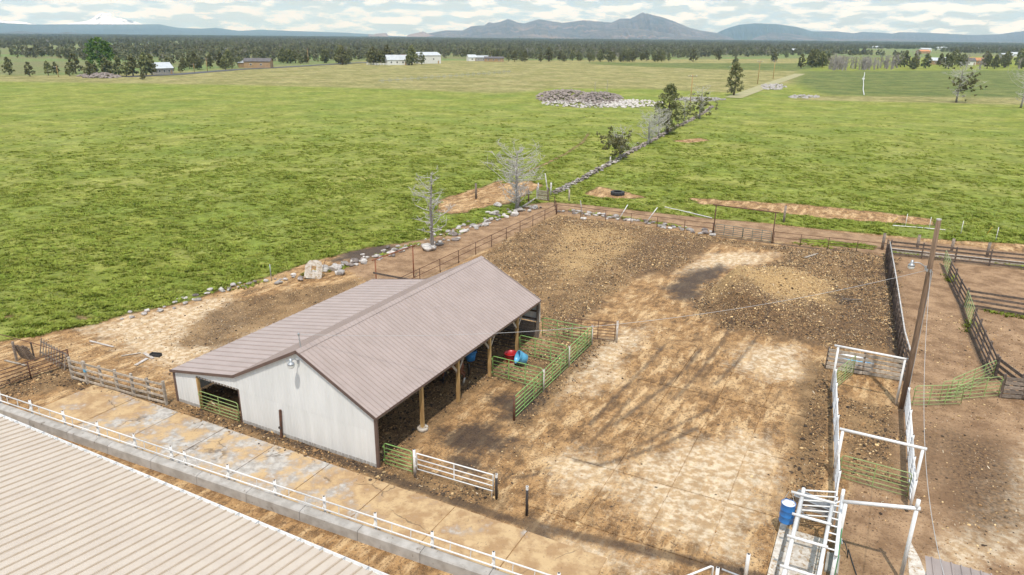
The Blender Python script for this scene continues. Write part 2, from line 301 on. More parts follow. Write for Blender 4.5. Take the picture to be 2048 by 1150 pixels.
    for p in (px((1400,618),(1500,618),(1660,628),(1700,600),(1700,520),(1780,520),(1792,600),(1796,700),(1640,690),(1440,655)), px((1300,470),(1425,486),(1390,512),(1345,545),(1270,556),(1250,520)), px((1100,655),(1180,612),(1215,600),(1130,668))): dh = np.maximum(dh, sdist(XX, YY, p))  # damp ground, and the mound's front slope darkened in colour to show its relief
    attr('d_damp_relief', np.clip(dh, -3, 3))
    def far_zone(poly, w): return np.clip(sdist(XX, YY, poly)/w+.5, 0, 1)
    attr('olive', np.maximum(far_zone(px((-300,168),(0,163),(480,170),(760,177),(1000,187),(1070,182),(1100,176),(1300,178),(1470,186),(1600,165),(1600,105),(-300,105)), 9), far_zone(px((1590,200),(2300,215),(2300,190),(1600,192)), 6)))
    attr('deep', np.maximum(far_zone(px((1600,142),(1590,165),(1650,190),(1850,193),(2300,198),(2300,140)), 9), far_zone(px((1170,124),(1330,126),(1600,127),(1660,130),(1600,142),(1400,138),(1190,129)), 9)))
    attr('wild', np.maximum(np.maximum(far_zone(px((-800,152),(200,150),(420,140),(700,125),(740,122),(1150,120),(1600,117),(2048,112),(2700,108),(2700,88.5),(1024,75.5),(-800,60)), 14), np.clip((YY.ravel()-3000)/500, 0, 1)), np.clip((-YY.ravel()-300)/200, 0, 1)))
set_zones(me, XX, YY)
def dirt_nodes(t, P):
    """the bare-yard colour, shared by ground and dusty slabs; returns colour and a height for the bump"""
    big = noise(t, P, .33, 5, .6); mid = noise(t, P, 1.6, 6, .62); fine = noise(t, P, 9, 5, .65); grit = noise(t, P, 34, 3, .6)
    PS = wpos(t, (1, .28, 1)); drag = noise(t, PS, 1.3, 7, .66)
    c = mixc(t, ramp(t, mid, 0, 1, .38, .62), (.215,.115,.047), (.44,.258,.112))
    c = mixc(t, ramp(t, drag, 0, .8, .50, .62), c, (.67,.465,.25))
    c = mixc(t, ramp(t, drag, .85, 0, .36, .46), c, (.105,.058,.028))
    c = mixc(t, ramp(t, big, 0, .35, .46, .68), c, (.58,.39,.20))
    c = mixc(t, ramp(t, noise(t, PS, 4.5, 6, .7), 0, .6, .54, .62), c, (.15,.088,.046))
    c = mixc(t, ramp(t, fine, 0, .9, .54, .62), c, (.095,.056,.031))
    c = mixc(t, ramp(t, grit, 0, .7, .57, .66), c, (.76,.57,.34))
    return c, fine, grit
gm, t, b = nodes('ground'); P = wpos(t); A = lambda n: (lambda a: (setattr(a, 'attribute_name', n), a.outputs['Fac'])[1])(t.nodes.new('ShaderNodeAttribute'))
dc, fine, grit = dirt_nodes(t, P); edge = noise(t, P, .62, 9, .72); edge2 = noise(t, P, 4.5, 4, .6)
def zone(name, amp, w, off=0.0): return ramp(t, mth(t, 'ADD', A(name), mth(t, 'MULTIPLY_ADD', mth(t, 'MULTIPLY_ADD', edge2, .35, edge), amp, -amp*.67+off)), 0, 1, -w, w)
red = mixc(t, ramp(t, edge, 0, 1, .35, .65), (.215,.130,.072), (.42,.275,.160)); red = mixc(t, ramp(t, fine, 0, .85, .55, .64), red, (.12,.074,.048)); red = mixc(t, ramp(t, grit, 0, .45, .62, .72), red, (.58,.43,.30))
c = mixc(t, zone('d_red', 1.6, .5), dc, red)
pale = mixc(t, ramp(t, noise(t, P, 2.3, 6, .7), 0, 1, .42, .62), (.50,.35,.20), (.82,.70,.52))
c = mixc(t, mth(t, 'MULTIPLY', zone('d_pale', 6.0, 1.0, -.3), .7), c, pale)
mn = mixc(t, ramp(t, noise(t, P, 7, 6, .7), 0, 1, .40, .60), (.050,.031,.019), (.205,.122,.058)); mn = mixc(t, ramp(t, noise(t, P, 23, 3, .6), 0, .9, .56, .66), mn, (.52,.37,.195))
mn = mixc(t, ramp(t, noise(t, P, .45, 4, .6), 0, .55, .40, .66), mn, (.40,.26,.13))
c = mixc(t, mth(t, 'MULTIPLY', zone('d_manure', 3.2, .6), .9), c, mn)
c = mixc(t, mth(t, 'MULTIPLY', zone('d_straw', 6.0, 1.2), mth(t, 'MULTIPLY', ramp(t, noise(t, P, 9, 5, .7), .2, 1, .40, .58), .8)), c, (.54,.37,.175))
dp = mixc(t, ramp(t, noise(t, P, 6, 6, .7), 0, 1, .4, .6), (.055,.037,.026), (.21,.128,.068)); c = mixc(t, mth(t, 'MULTIPLY', zone('d_damp_relief', 4.5, 1.2), .8), c, dp)
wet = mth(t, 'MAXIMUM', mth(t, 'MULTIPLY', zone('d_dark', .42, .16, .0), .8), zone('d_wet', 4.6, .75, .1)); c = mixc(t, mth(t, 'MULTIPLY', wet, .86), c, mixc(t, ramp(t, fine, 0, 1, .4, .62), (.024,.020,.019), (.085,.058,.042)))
# pasture
g1 = noise(t, P, .11, 5, .6); g2 = noise(t, P, .7, 6, .66); g3 = noise(t, P, 3.2, 5, .68)
gc = mixc(t, ramp(t, g2, 0, 1, .36, .64), (.150,.188,.026), (.245,.275,.048)); gc = mixc(t, ramp(t, g1, 0, .6, .40, .66), gc, (.33,.335,.095))
gc = mixc(t, ramp(t, g3, 0, .55, .57, .70), gc, (.060,.092,.015)); gc = mixc(t, ramp(t, noise(t, P, .05, 3, .5), 0, .4, .45, .65), gc, (.135,.205,.03))
ol = mixc(t, ramp(t, noise(t, P, .06, 6, .65), 0, 1, .38, .64), (.225,.215,.072), (.335,.30,.125)); ol = mixc(t, ramp(t, noise(t, P, .5, 5, .7), 0, .5, .5, .66), ol, (.16,.165,.05))
gc = mixc(t, A('olive'), gc, ol)
dg = mixc(t, ramp(t, noise(t, P, .08, 6, .65), 0, 1, .38, .64), (.105,.140,.036), (.175,.195,.058)); gc = mixc(t, A('deep'), gc, dg)
wl = mixc(t, ramp(t, noise(t, P, .012, 5, .6), 0, 1, .42, .6), (.19,.19,.085), (.16,.22,.07)); gc = mixc(t, A('wild'), gc, wl)
hv = t.nodes.new('ShaderNodeHueSaturation'); t.links.new(gc, hv.inputs['Color']); t.links.new(mth(t, 'MULTIPLY', ramp(t, noise(t, P, .24, 6, .72),   .82, 1.22, .34, .66), ramp(t, noise(t, wpos(t, (.6,1,1)), 1.4, 5, .72), .84, 1.18, .36, .64)), hv.inputs['Value']); t.links.new(mth(t, 'MULTIPLY_ADD', noise(t, P, .07, 4, .6), .05, .472), hv.inputs['Hue']); gc = hv.outputs[0]
gz = zone('d_grass', 1.5, .28); c = mixc(t, gz, c, gc)
t.links.new(c, b.inputs['Base Color'])
rg = t.nodes.new('ShaderNodeMapRange'); rg.inputs[3].default_value = .95; rg.inputs[4].default_value = .62; t.links.new(wet, rg.inputs[0]); t.links.new(rg.outputs[0], b.inputs['Roughness'])
b.inputs['Specular IOR Level'].default_value = .2
tus = noise(t, wpos(t, (.8,1,1)), .55, 6, .62); bump(t, b, mth(t, 'ADD', mth(t, 'MULTIPLY', fine, .11), mth(t, 'MULTIPLY', gz, mth(t, 'MULTIPLY_ADD', tus, 1.0, mth(t, 'MULTIPLY', g3, .16)))), 1.0, .85)
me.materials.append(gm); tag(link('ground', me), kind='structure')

# concrete aprons: every slab its own piece
sm, t, b = nodes('dusty_slab'); P = wpos(t); dc, fine, grit = dirt_nodes(t, P)
cc = mixc(t, ramp(t, noise(t, P, 3.2, 6, .6), 0, 1, .38, .64), (.34,.315,.285), (.50,.475,.44)); cc = mixc(t, ramp(t, noise(t, P, 18, 4, .6), 0, .4, .55, .7), cc, (.62,.59,.55))
xs = t.nodes.new('ShaderNodeSeparateXYZ'); t.links.new(P, xs.inputs[0])
gone = mth(t, 'ADD', noise(t, P, .55, 7, .68), mth(t, 'MULTIPLY', mth(t, 'ABSOLUTE', mth(t, 'ADD', xs.outputs[0], 8.0)), .012))
oi = t.nodes.new('ShaderNodeObjectInfo'); gone = mth(t, 'MULTIPLY_ADD', oi.outputs['Random'], .08, gone)
dust = mixc(t, ramp(t, noise(t, P, 1.1, 6, .65), 0, 1, .4, .62), (.36,.225,.11), (.52,.365,.195)); dust = mixc(t, ramp(t, fine, 0, .6, .58, .68), dust, (.17,.11,.065))
c = mixc(t, ramp(t, gone, 0, .95, .50, .66), cc, dust)
vo = t.nodes.new('ShaderNodeTexVoronoi'); vo.feature = 'DISTANCE_TO_EDGE'; vo.inputs['Scale'].default_value = .42
wv = t.nodes.new('ShaderNodeTexNoise'); wv.inputs['Scale'].default_value = 1.5; wv.inputs['Detail'].default_value = 5; t.links.new(P, wv.inputs['Vector'])
t.links.new(mixc(t, .35, P, wv.outputs['Color']), vo.inputs['Vector'])
crk = mth(t, 'MULTIPLY', ramp(t, vo.outputs['Distance'], 1, 0, .003, .010), ramp(t, noise(t, P, .4, 2), 0, .6, .48, .56)); c = mixc(t, crk, c, (.10,.075,.055))
t.links.new(c, b.inputs['Base Color']); b.inputs['Roughness'].default_value = .9; b.inputs['Specular IOR Level'].default_value = .2; bump(t, b, fine, .02, .5); MATS['dusty_slab'] = sm
def slab_field(name, cells, m, z=.035):
    root = bpy.data.objects.new(name, None); COL.objects.link(root); tag(root, kind='structure')
    for q in cells:
        cx = sum(p[0] for p in q)/4; cy = sum(p[1] for p in q)/4; k = MB(); dz = random.uniform(-.006, .006)
        top = [(p[0]-cx, p[1]-cy, z+dz) for p in q]; bot = [(x, y, -.1) for x, y, _ in top]
        k.add(bot+top, [(4,5,6,7),(0,4,7,3),(1,2,6,5),(0,1,5,4),(2,3,7,6)]).build('slab', m, root, loc=(cx, cy, 0))
    return root
def tr_y(x): return -5.42+(x+21.5)*.0478     # back face of the feed bunk
cells = []
for i in range(9):
    a = -20.4+i*3.62+.025; c2 = a+3.57
    cells.append([(a, tr_y(a)+.02), (c2, tr_y(c2)+.02), (c2, -.95+.02*i), (a, -.97+.02*i)])
slab_field('concrete_apron', cells, sm)

def zoned_slab(root, x0, x1, y0, y1, z):
    n = 24; X_, Y_ = np.meshgrid(np.linspace(x0, x1, n+1), np.linspace(y0, y1, n+1)); k = MB(); zz = z+random.uniform(-.008, .008)
    vs = [(a-x0, b_-y0, zz) for a, b_ in zip(X_.ravel(), Y_.ravel())]; m_ = n+1; rim = [j for j in range(m_)]+[j*m_+n for j in range(1, m_)]+[n*m_+j for j in range(n-1, -1, -1)]+[j*m_ for j in range(n-1, 0, -1)]
    k.add(vs+[(vs[j][0], vs[j][1], -.05) for j in rim], [(j*m_+i, j*m_+i+1, (j+1)*m_+i+1, (j+1)*m_+i) for j in range(n) for i in range(n)]+[(rim[i], m_*m_+i, m_*m_+(i+1) % len(rim), rim[(i+1) % len(rim)]) for i in range(len(rim))])
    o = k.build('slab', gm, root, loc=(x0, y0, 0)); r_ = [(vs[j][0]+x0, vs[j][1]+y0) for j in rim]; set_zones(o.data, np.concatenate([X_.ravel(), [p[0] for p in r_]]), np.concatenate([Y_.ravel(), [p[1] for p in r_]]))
yard = bpy.data.objects.new('concrete_yard', None); COL.objects.link(yard); tag(yard, kind='structure')
xl = (7.45, 10.3, 13.15, 15.7, 18.0); yl = (.75, 5.25, 10.25, 15.3, 19.6, 22.6)
for i in range(4):
    for j in range(5): zoned_slab(yard, xl[i]+.03, xl[i+1]-.03, yl[j]+.03, yl[j+1]-.03, .05)
# ------------------------------------------------------------------ pole barn
RIB = ((0,0),(.085,0),(.100,.013),(.124,.013),(.139,0)); PITCHR = .2286
RIBN = ((0,0),(.185,0),(.198,.024),(.232,.024),(.245,0)); RIBW = ((0,0),(.475,0),(.50,.036),(.56,.036),(.585,0))
def rib_cols(L, prof=RIB, pitch=PITCHR):
    o = []; k = 0
    while k*pitch < L-1e-6:
        for a, h in prof:
            if k*pitch+a < L-1e-6: o.append((k*pitch+a, h))
        k += 1
    o.append((L, 0)); return o
barn = thing('pole_barn', 'white metal sided pole barn with brown ribbed roof and lean-to', 'barn')
def roof_z(x): return 5.31-.52*abs(x+4.6) if x > -9.3 else 2.866-.166*(-9.3-x)
def wall_sheet(x0, x1, z0, ztop, y, out, m, name='wall_panel', parent=None):
    k = MB(); cs = rib_cols(x1-x0); n = len(cs)
    vs = [(x0+a, y+out*h, z0 if not callable(z0) else z0(x0+a)) for a, h in cs]+[(x0+a, y+out*h, ztop(x0+a)) for a, h in cs]
    k.add(vs, [(i, i+1, n+i+1, n+i) if out < 0 else (i+1, i, n+i, n+i+1) for i in range(n-1)]); return k.build(name, m, parent or barn)
xe = [-14.3+i*.9144 for i in range(16)]; xe = [x for x in xe if x < -.2]+[0.0]
for a, c in zip(xe[:-1], xe[1:]):
    segs = [(a, c)]
    for edge in (-12.4, -9.25, -4.6):
        segs = [s for p, q in segs for s in (((p, edge), (edge, q)) if p < edge-.02 and q > edge+.02 else ((p, q),))]
    for p, q in segs:
        mid = (p+q)/2
        if -12.4 < mid < -9.25: wall_sheet(p, q, 1.95, lambda x: roof_z(x)-.04, 0, -1, MATS['wall_white'])
        elif mid < -12.4: wall_sheet(p, q, .16, lambda x: roof_z(x)-.04, 0, -1, MATS['wall_white'])
        else:
            wall_sheet(p, q, .06, lambda x: 2.0, 0, -1, MATS['wall_white'])
            if roof_z(mid) > 2.1: wall_sheet(p, q, 1.97, lambda x: roof_z(x)-.04, -.008, -1, MATS['wall_white'])
for a, c in zip(xe[:-1], xe[1:]):        # far gable: metal above, planks below
    wall_sheet(a, c, 1.15, lambda x: roof_z(x)-.04, 18.36, 1, MATS['wall_white'])
for i in range(5):
    for j in range(4): MB().box((-1.85-3.6*j, 18.28, .12+.22*i), (3.56, .05, .205)).build('wall_plank', MATS['wood_grey'], barn)
for j in range(4):
    for z in (1.35, 1.95, 2.5): MB().box((-1.85-3.6*j, 18.29, z), (3.58, .04, .14)).build('girt', MATS['wood_dark'], barn)
for i in range(20):                      # low back wall of the lean-to
    k = MB(); cs = rib_cols(.914); n = len(cs); y0 = .02+i*.917
    k.add([(-14.3-h, y0+a, .12) for a, h in cs]+[(-14.3-h, y0+a, 2.0) for a, h in cs], [(i2+1, i2, n+i2, n+i2+1) for i2 in range(n-1)]).build('wall_panel', MATS['wall_white'], barn)
def roof_slope(pa, pb, y0, count, m, parent, prof=RIB, pitch=PITCHR, w=.914, name='roof_panel'):
    """ribbed sheets side by side along y, each from the high edge pa=(x,z) to the low edge pb"""
    d = Vector((pb[0]-pa[0], 0, pb[1]-pa[1])); nn = Vector((-d.z, 0, d.x)).normalized(); nn = nn if nn.z > 0 else -nn
    cs = rib_cols(w, prof, pitch); n = len(cs); k = MB()
    A_ = Vector((pa[0], 0, pa[1])); B_ = Vector((pb[0], 0, pb[1]))
    k.add([A_+Vector((0, a, 0))+nn*h for a, h in cs]+[B_+Vector((0, a, 0))+nn*h for a, h in cs], [(i, i+1, n+i+1, n+i) if d.x < 0 else (i+1, i, n+i, n+i+1) for i in range(n-1)])
    me_ = k.mesh(name, m)
    for j in range(count): link(name, me_, parent, (0, y0+j*w, (j % 2)*.003))
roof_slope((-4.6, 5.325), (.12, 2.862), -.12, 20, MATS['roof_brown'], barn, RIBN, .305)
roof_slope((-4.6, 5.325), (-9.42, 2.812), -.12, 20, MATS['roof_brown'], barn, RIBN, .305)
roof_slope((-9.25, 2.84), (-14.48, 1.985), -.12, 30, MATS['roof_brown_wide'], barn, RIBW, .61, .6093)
YF = -.12+20*.914
k = MB(); nseg = 6
for s in range(nseg):
    a = -.15+s*(YF+.18)/nseg; c = a+(YF+.18)/nseg-.004
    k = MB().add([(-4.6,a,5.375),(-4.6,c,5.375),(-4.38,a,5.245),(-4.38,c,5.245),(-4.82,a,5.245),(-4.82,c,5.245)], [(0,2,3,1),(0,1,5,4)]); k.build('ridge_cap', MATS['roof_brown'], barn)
k = MB()
for p, q in (((.13,2.80),(-4.6,5.27)), ((-4.6,5.27),(-9.36,2.79)), ((-9.36,2.79),(-14.5,1.94))):
    MB().bar((p[0],-.135,p[1]), (q[0],-.135,q[1]), .03, .16).build('rake_trim', MATS['trim_brown'], barn)
    MB().bar((p[0],YF+.015,p[1]), (q[0],YF+.015,q[1]), .03, .16).build('rake_trim', MATS['trim_brown'], barn)
MB().box((.125, YF/2-.06, 2.80), (.025, YF+.1, .12)).build('eave_trim', MATS['trim_brown'], barn)
MB().box((-14.485, YF/2-.06, 1.925), (.025, YF+.1, .12)).build('eave_trim', MATS['trim_brown'], barn)
MB().box((.02, -.005, 1.40), (.16, .11, 2.80)).build('corner_trim', MATS['trim_brown'], barn)
MB().box((-14.32, -.01, .97), (.12, .10, 1.94)).build('corner_trim', MATS['trim_brown'], barn)
for x in (-12.46, -9.19): MB().box((x, .06, .98), (.12, .14, 1.96)).build('door_jamb', MATS['post_yellow'] if x < -10 else MATS['trim_brown'], barn)
MB().box((-10.82, .06, 1.99), (3.3, .14, .10)).build('door_head', MATS['wood_grey'], barn)
for a, c in ((-14.3,-12.52), (-9.13,-.06)): MB().box(((a+c)/2, .05, .08), (c-a, .12, .22)).build('base_board', MATS['concrete'], barn)
for i, y in enumerate((4.0, 7.65, 11.35, 15.05, 18.25)):
    MB().box((-.12, y, 1.36), (.17, .17, 2.72)).build('post', MATS['post_yellow'] if i < 4 else MATS['wood_grey'], barn)
    if 0 < i < 4:
        for s in (-1, 1): MB().bar((-.12+.01*s, y+s*.08, 1.95), (-.12+.01*s, y+s*.72, 2.68), .05, .14).build('knee_brace', MATS['wood_pale'], barn)
MB().lathe([(0,0),(.30,0),(.30,.20),(.19,.21),(.19,.20),(0,.20)], 20, (-.12, 4.0, 0)).build('post_footing', MATS['concrete_pale'], barn, True)
MB().box((-.12, 9.12, 2.66), (.10, 18.2, .26)).build('header_beam', MATS['wood_grey'], barn)
MB().box((-9.2, 9.12, 2.66), (.10, 18.2, .26)).build('header_beam', MATS['wood_dark'], barn)
for y in (4.0, 7.65, 11.35, 15.05): MB().box((-9.2, y, 1.3), (.17, .17, 2.6)).build('post', MATS['wood_dark'], barn)
for x in (-1.2, -2.6, -3.9, -5.3, -6.6, -8.0):
    MB().box((x, 9.12, roof_z(x)-.10), (.05, 18.2, .12)).build('purlin', MATS['wood_dark'], barn)
for x in (-10.6, -12.4): MB().box((x, 9.12, roof_z(x)-.10), (.05, 18.2, .12)).build('purlin', MATS['wood_dark'], barn)
for y in (4.0, 7.65, 11.35, 15.05):
    MB().bar((-.1, y, 2.62), (-4.6, y, 4.95), .08, .2).build('rafter', MATS['wood_dark'], barn)
    MB().bar((-9.2, y, 2.62), (-4.6, y, 4.95), .08, .2).build('rafter', MATS['wood_dark'], barn)
for y in (11.45, 15.15):                 # pipe stall dividers inside
    for z in (.35, .6, .85, 1.1, 1.4, 1.6): MB().tube((-.25, y, z), (-8.9, y, z), .024, n=6).build('divider_rail', MATS['dark_steel'], barn)
    for x in (-3, -6): MB().tube((x, y, 0), (x, y, 1.65), .03, n=6).build('divider_post', MATS['dark_steel'], barn)
def yard_light(parent, p, d, reach):
    """bracket-arm yard light: p = bracket, d = way the arm points"""
    p = Vector(p); d = Vector(d).normalized(); up = Vector((0, 0, 1))
    lamp = MB(); lamp.box(p+d*.02, (.09, .09, .22))
    lamp = lamp.build('lamp_bracket', MATS['galv'], parent)
    pts = [p+d*.04]+[p+d*(reach*s)+up*(.26*math.sin(min(s*1.5, 1)*math.pi/2)-.10*max(0, s-.6)) for s in (.1,.2,.35,.5,.65,.8,.95)]
    MB().path(pts, .024, 8).build('lamp_arm', MATS['galv'], lamp, True)
    e = p+d*reach+up*.16
    MB().lathe([(0,.20),(.06,.20),(.075,.05),(.10,0),(.16,-.05),(.18,-.12),(.175,-.12),(.0,-.05)], 18, e).build('lamp_head', MATS['galv'], lamp, True)
    MB().lathe([(.165,-.12),(.17,-.20),(.15,-.27),(.10,-.30),(0,-.31)], 18, e).build('lamp_lens', MATS['lens'], lamp, True)
yard_light(barn, (-4.58, -.04, 4.72), (0, -1, 0), .50)
mast = MB().tube((-4.72, .35, 5.30), (-4.76, .33, 5.98), .03).build('service_mast', MATS['galv'], barn); MB().lathe([(0,.10),(.05,.09),(.06,.02),(.045,-.03)], 10, (-4.76, .33, 5.98)).build('weather_head', MATS['galv'], mast)

# horse standing in the open bay
def skin_body(name, m, joints, edges, parent, levels=2):
    me_ = bpy.data.meshes.new(name); me_.from_pydata([j[0] for j in joints], edges, []); o = bpy.data.objects.new(name, me_); COL.objects.link(o)
    o.modifiers.new('s', 'SKIN'); sv = me_.skin_vertices[0].data
    for i, j in enumerate(joints): sv[i].radius = j[1] if isinstance(j[1], tuple) else (j[1], j[1]); sv[i].use_root = (i == 0)
    ss = o.modifiers.new('d', 'SUBSURF'); ss.levels = levels; ss.render_levels = levels
    dg_ = bpy.context.evaluated_depsgraph_get(); new = bpy.data.meshes.new_from_object(o.evaluated_get(dg_)); bpy.data.objects.remove(o)
    new.materials.clear(); new.materials.append(m); new.polygons.foreach_set('use_smooth', [True]*len(new.polygons)); return link(name, new, parent)
horse = thing('horse', 'bay horse with black tail standing in the barn behind a post', 'horse', (-1.25, 9.85, 0), R_(207))
J = [((0,0,1.22),(.27,.29)), ((-.16,0,1.20),(.19,.22)), ((.55,0,1.16),(.27,.31)), ((1.05,0,1.17),(.24,.30)), ((1.28,0,1.30),(.16,.20)), ((1.55,0,1.50),(.11,.16)), ((1.80,0,1.66),(.09,.12)), ((1.98,0,1.60),(.085,.11)), ((2.22,0,1.38),(.06,.065)), ((2.34,0,1.27),(.055,.06))]
E_ = [(i, i+1) for i in (2,3,4,5,6,7,8)]+[(0,1),(0,2)]
for s in (-1, 1):
    n = len(J); J += [((-.04,s*.17,1.02),(.15,.14)), ((.08,s*.19,.80),(.11,.11)), ((-.20,s*.19,.53),(.06,.06)), ((-.16,s*.19,.16),(.042,.042)), ((-.10,s*.19,.04),(.06,.05))]
    E_ += [(0,n),(n,n+1),(n+1,n+2),(n+2,n+3),(n+3,n+4)]
    n = len(J); J += [((1.10,s*.16,.92),(.12,.12)), ((1.12,s*.17,.56),(.055,.055)), ((1.10,s*.17,.16),(.042,.042)), ((1.16,s*.17,.04),(.06,.05))]
    E_ += [(3,n),(n,n+1),(n+1,n+2),(n+2,n+3)]
n = len(J)
for s in (-1, 1): J.append(((1.83, s*.06, 1.85), .03)); E_.append((6, n)); n += 1
skin_body('body', MATS['horse_coat'], J, E_, horse)
MB().path([(-.33,0,1.30),(-.46,0,1.15),(-.47,0,.85),(-.45,0,.55),(-.44,0,.38)], [.03,.07,.085,.07,.02], 10).build('tail', MATS['horse_dark'], horse, True)
MB().path([(1.24,0,1.56),(1.50,0,1.72),(1.72,0,1.86),(1.90,0,1.82)], [.03,.05,.05,.02], 8).build('mane', MATS['horse_dark'], horse, True)
for s in (-1, 1):
    MB().path([(-.20,s*.19,.40),(-.17,s*.19,.20),(-.12,s*.19,.03)], [.055,.06,.07], 10).build('stocking', MATS['horse_white' if s > 0 else 'horse_dark'], horse, True)
    MB().path([(1.11,s*.17,.44),(1.10,s*.17,.18),(1.15,s*.17,.03)], [.056,.055,.07], 10).build('stocking', MATS['horse_dark'], horse, True)

# ------------------------------------------------------------------ gates, panels and fences
def frame2(p0, p1):
    p0 = Vector((p0[0], p0[1], 0)); p1 = Vector((p1[0], p1[1], 0)); d = p1-p0; return p0, d.length, math.atan2(d.y, d.x)
def gate(name, label, p0, p1, m, h=1.25, z0=.14, rails=6, stays=1, r=.021, group=None, cat='gate', rc=.14, extra=None):
    p, L, a = frame2(p0, p1); g = thing(name, label, cat, p, a, group); m = MATS[m]
    arc = lambda cx, cz, a0: [(cx+rc*math.cos(a0-i*math.pi/8), 0, cz+rc*math.sin(a0-i*math.pi/8)) for i in range(5)]
    MB().path([(0,0,z0)]+arc(rc, h-rc, math.pi)+arc(L-rc, h-rc, math.pi/2)+[(L,0,z0)], r*1.15, 8).build('frame', m, g, True)
    for i in range(rails-1):
        z = z0+(h-z0)*i/(rails-1)*(.96 if i else 1); MB().tube((0,0,z), (L,0,z), r, n=6).build('rail', m, g, True)
    for i in range(stays): x = L*(i+1)/(stays+1); MB().box((x, 0, (z0+h)/2), (.045, .035, h-z0)).build('stay', m, g)
    for z in (z0+.16, h-.22): MB().box((-.04, 0, z), (.09, .05, .06)).build('hinge', m, g)
    MB().tube((L*.985, -.01, z0+.02), (L*.985, -.01, -.03), .012, n=6).build('drop_rod', m, g)
    return g
def post(name, label, x, y, h, r, m, cat='post', group=None, top=None, lean=(0,0), sq=False, cap=None):
    o = thing(name, label, cat, (x, y, hz(x, y)), 0, group)
    if sq: MB().bar((0,0,-.05), (lean[0],lean[1],h), r*2, r*2).build('shaft', MATS[m], o)
    else: MB().path([(0,0,-.05),(lean[0]*.5,lean[1]*.5,h/2),(lean[0],lean[1],h)], [r*1.03,r,r*.97], 12).build('shaft', MATS[m], o, True)
    if cap: MB().path([(lean[0],lean[1],h-.16),(lean[0],lean[1],h+.01)], r*1.06, 12).build('painted_top', MATS[cap], o)
    if not sq: MB().tube((lean[0],lean[1],h-.005), (lean[0],lean[1],h+.013), r*.66, n=10).build('hollow', MATS['dark_steel'], o)  # dark disc on a solid top, stands for the shade inside an open pipe
    return o
def board_fence(name, label, pts, nb, h, mb, mp, spacing=2.6, bw=.15, z0=.12, side=1, wob=.02, group=None, ph=None, roundpost=False):
    p0 = Vector((*pts[0], 0)); fn = thing(name, label, 'fence', p0, 0, group)
    for (a, c) in zip(pts[:-1], pts[1:]):
        a = Vector((*a, 0))-p0; c = Vector((*c, 0))-p0; L = (c-a).length; n = max(1, round(L/spacing)); d = (c-a)/L; nv = Vector((-d.y, d.x, 0))*side
        for i in range(n+1):
            q = a+d*(L*i/n)-nv*.07; hh = (ph or h+.08)+random.uniform(-.07, .09); g0 = hz(q.x+p0.x, q.y+p0.y)
            ln = Vector((random.uniform(-.05,.05), random.uniform(-.05,.05), 0))
            if roundpost: MB().tube(q+Vector((0,0,g0-.05)), q+ln+Vector((0,0,g0+hh)), .085, .078, 9).build('post', MATS[mp], fn)
            else: MB().bar(q+Vector((0,0,g0-.05)), q+ln+Vector((0,0,g0+hh)), .13, .13).build('post', MATS[mp], fn)
        for i in range(n):
            for j in range(nb):
                z = z0+(h-z0-bw)*j/max(nb-1, 1)+bw/2; qa = a+d*(L*i/n+.01)+nv*.02; qc = a+d*(L*(i+1)/n-.01)+nv*.02; w = lambda: random.uniform(-wob, wob)
                ga = hz(qa.x+p0.x, qa.y+p0.y); gc = hz(qc.x+p0.x, qc.y+p0.y)
                MB().bar(qa+Vector((0,0,z+w()+ga)), qc+Vector((0,0,z+w()+gc)), .04, bw).build('board', MATS[mb], fn)
    return fn
def pipe_fence(name, label, pts, zs, m, pr=.035, rr=.026, spacing=2.6, ph=None, group=None, hollow=False, stations=None, posts=True):
    p0 = Vector((*pts[0], 0)); fn = thing(name, label, 'fence', p0, 0, group)
    for si, (a, c) in enumerate(zip(pts[:-1], pts[1:])):
        a = Vector((*a, 0))-p0; c = Vector((*c, 0))-p0; L = (c-a).length; n = max(1, round(L/spacing)); d = (c-a)/L
        for z in zs: MB().tube(a+Vector((0,0,z)), c+Vector((0,0,z)), rr, n=7).build('rail', MATS[m], fn, True)
        for i in range(n+1):
            if i == 0 and si: continue
            q = a+d*(L*i/n)+Vector((-d.y, d.x, 0))*(pr*.2); hp = ph or max(zs)+.04; MB().tube(q-Vector((0,0,.05)), q+Vector((0,0,hp)), pr, n=9).build('post', MATS[m], fn, True)
            if hollow: MB().tube(q+Vector((0,0,hp-.005)), q+Vector((0,0,hp+.012)), pr*.62, n=8).build('post_hollow', MATS['dark_steel'], fn)  # dark disc painted in for the shaded inside of the pipe
    return fn
# front line beside the barn
gate('small_gate', 'short green tube gate hinged on the brown barn corner', (.16, .33), (1.78, .36), 'green_paint', 1.28, .16, 6, 0)
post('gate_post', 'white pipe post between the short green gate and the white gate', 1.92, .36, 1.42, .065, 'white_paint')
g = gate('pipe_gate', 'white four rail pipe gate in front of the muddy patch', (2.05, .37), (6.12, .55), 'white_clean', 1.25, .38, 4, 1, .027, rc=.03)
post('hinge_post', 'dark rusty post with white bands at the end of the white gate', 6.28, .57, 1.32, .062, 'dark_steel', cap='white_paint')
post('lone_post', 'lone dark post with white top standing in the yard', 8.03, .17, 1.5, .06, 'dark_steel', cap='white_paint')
gate('door_gate', 'green tube gate across the lean-to doorway', (-12.3, -.10), (-9.30, -.10), 'pale_green_paint', 1.20, .12, 6, 1)
o = post('steel_channel', 'rusty steel post leaning on the white gable wall', -6.2, -.16, 1.62, .05, 'rust', sq=True, lean=(.04,.07)); MB().box((.02, -.05, .62), (.16, .08, .10)).build('clamp', MATS['dark_steel'], o)
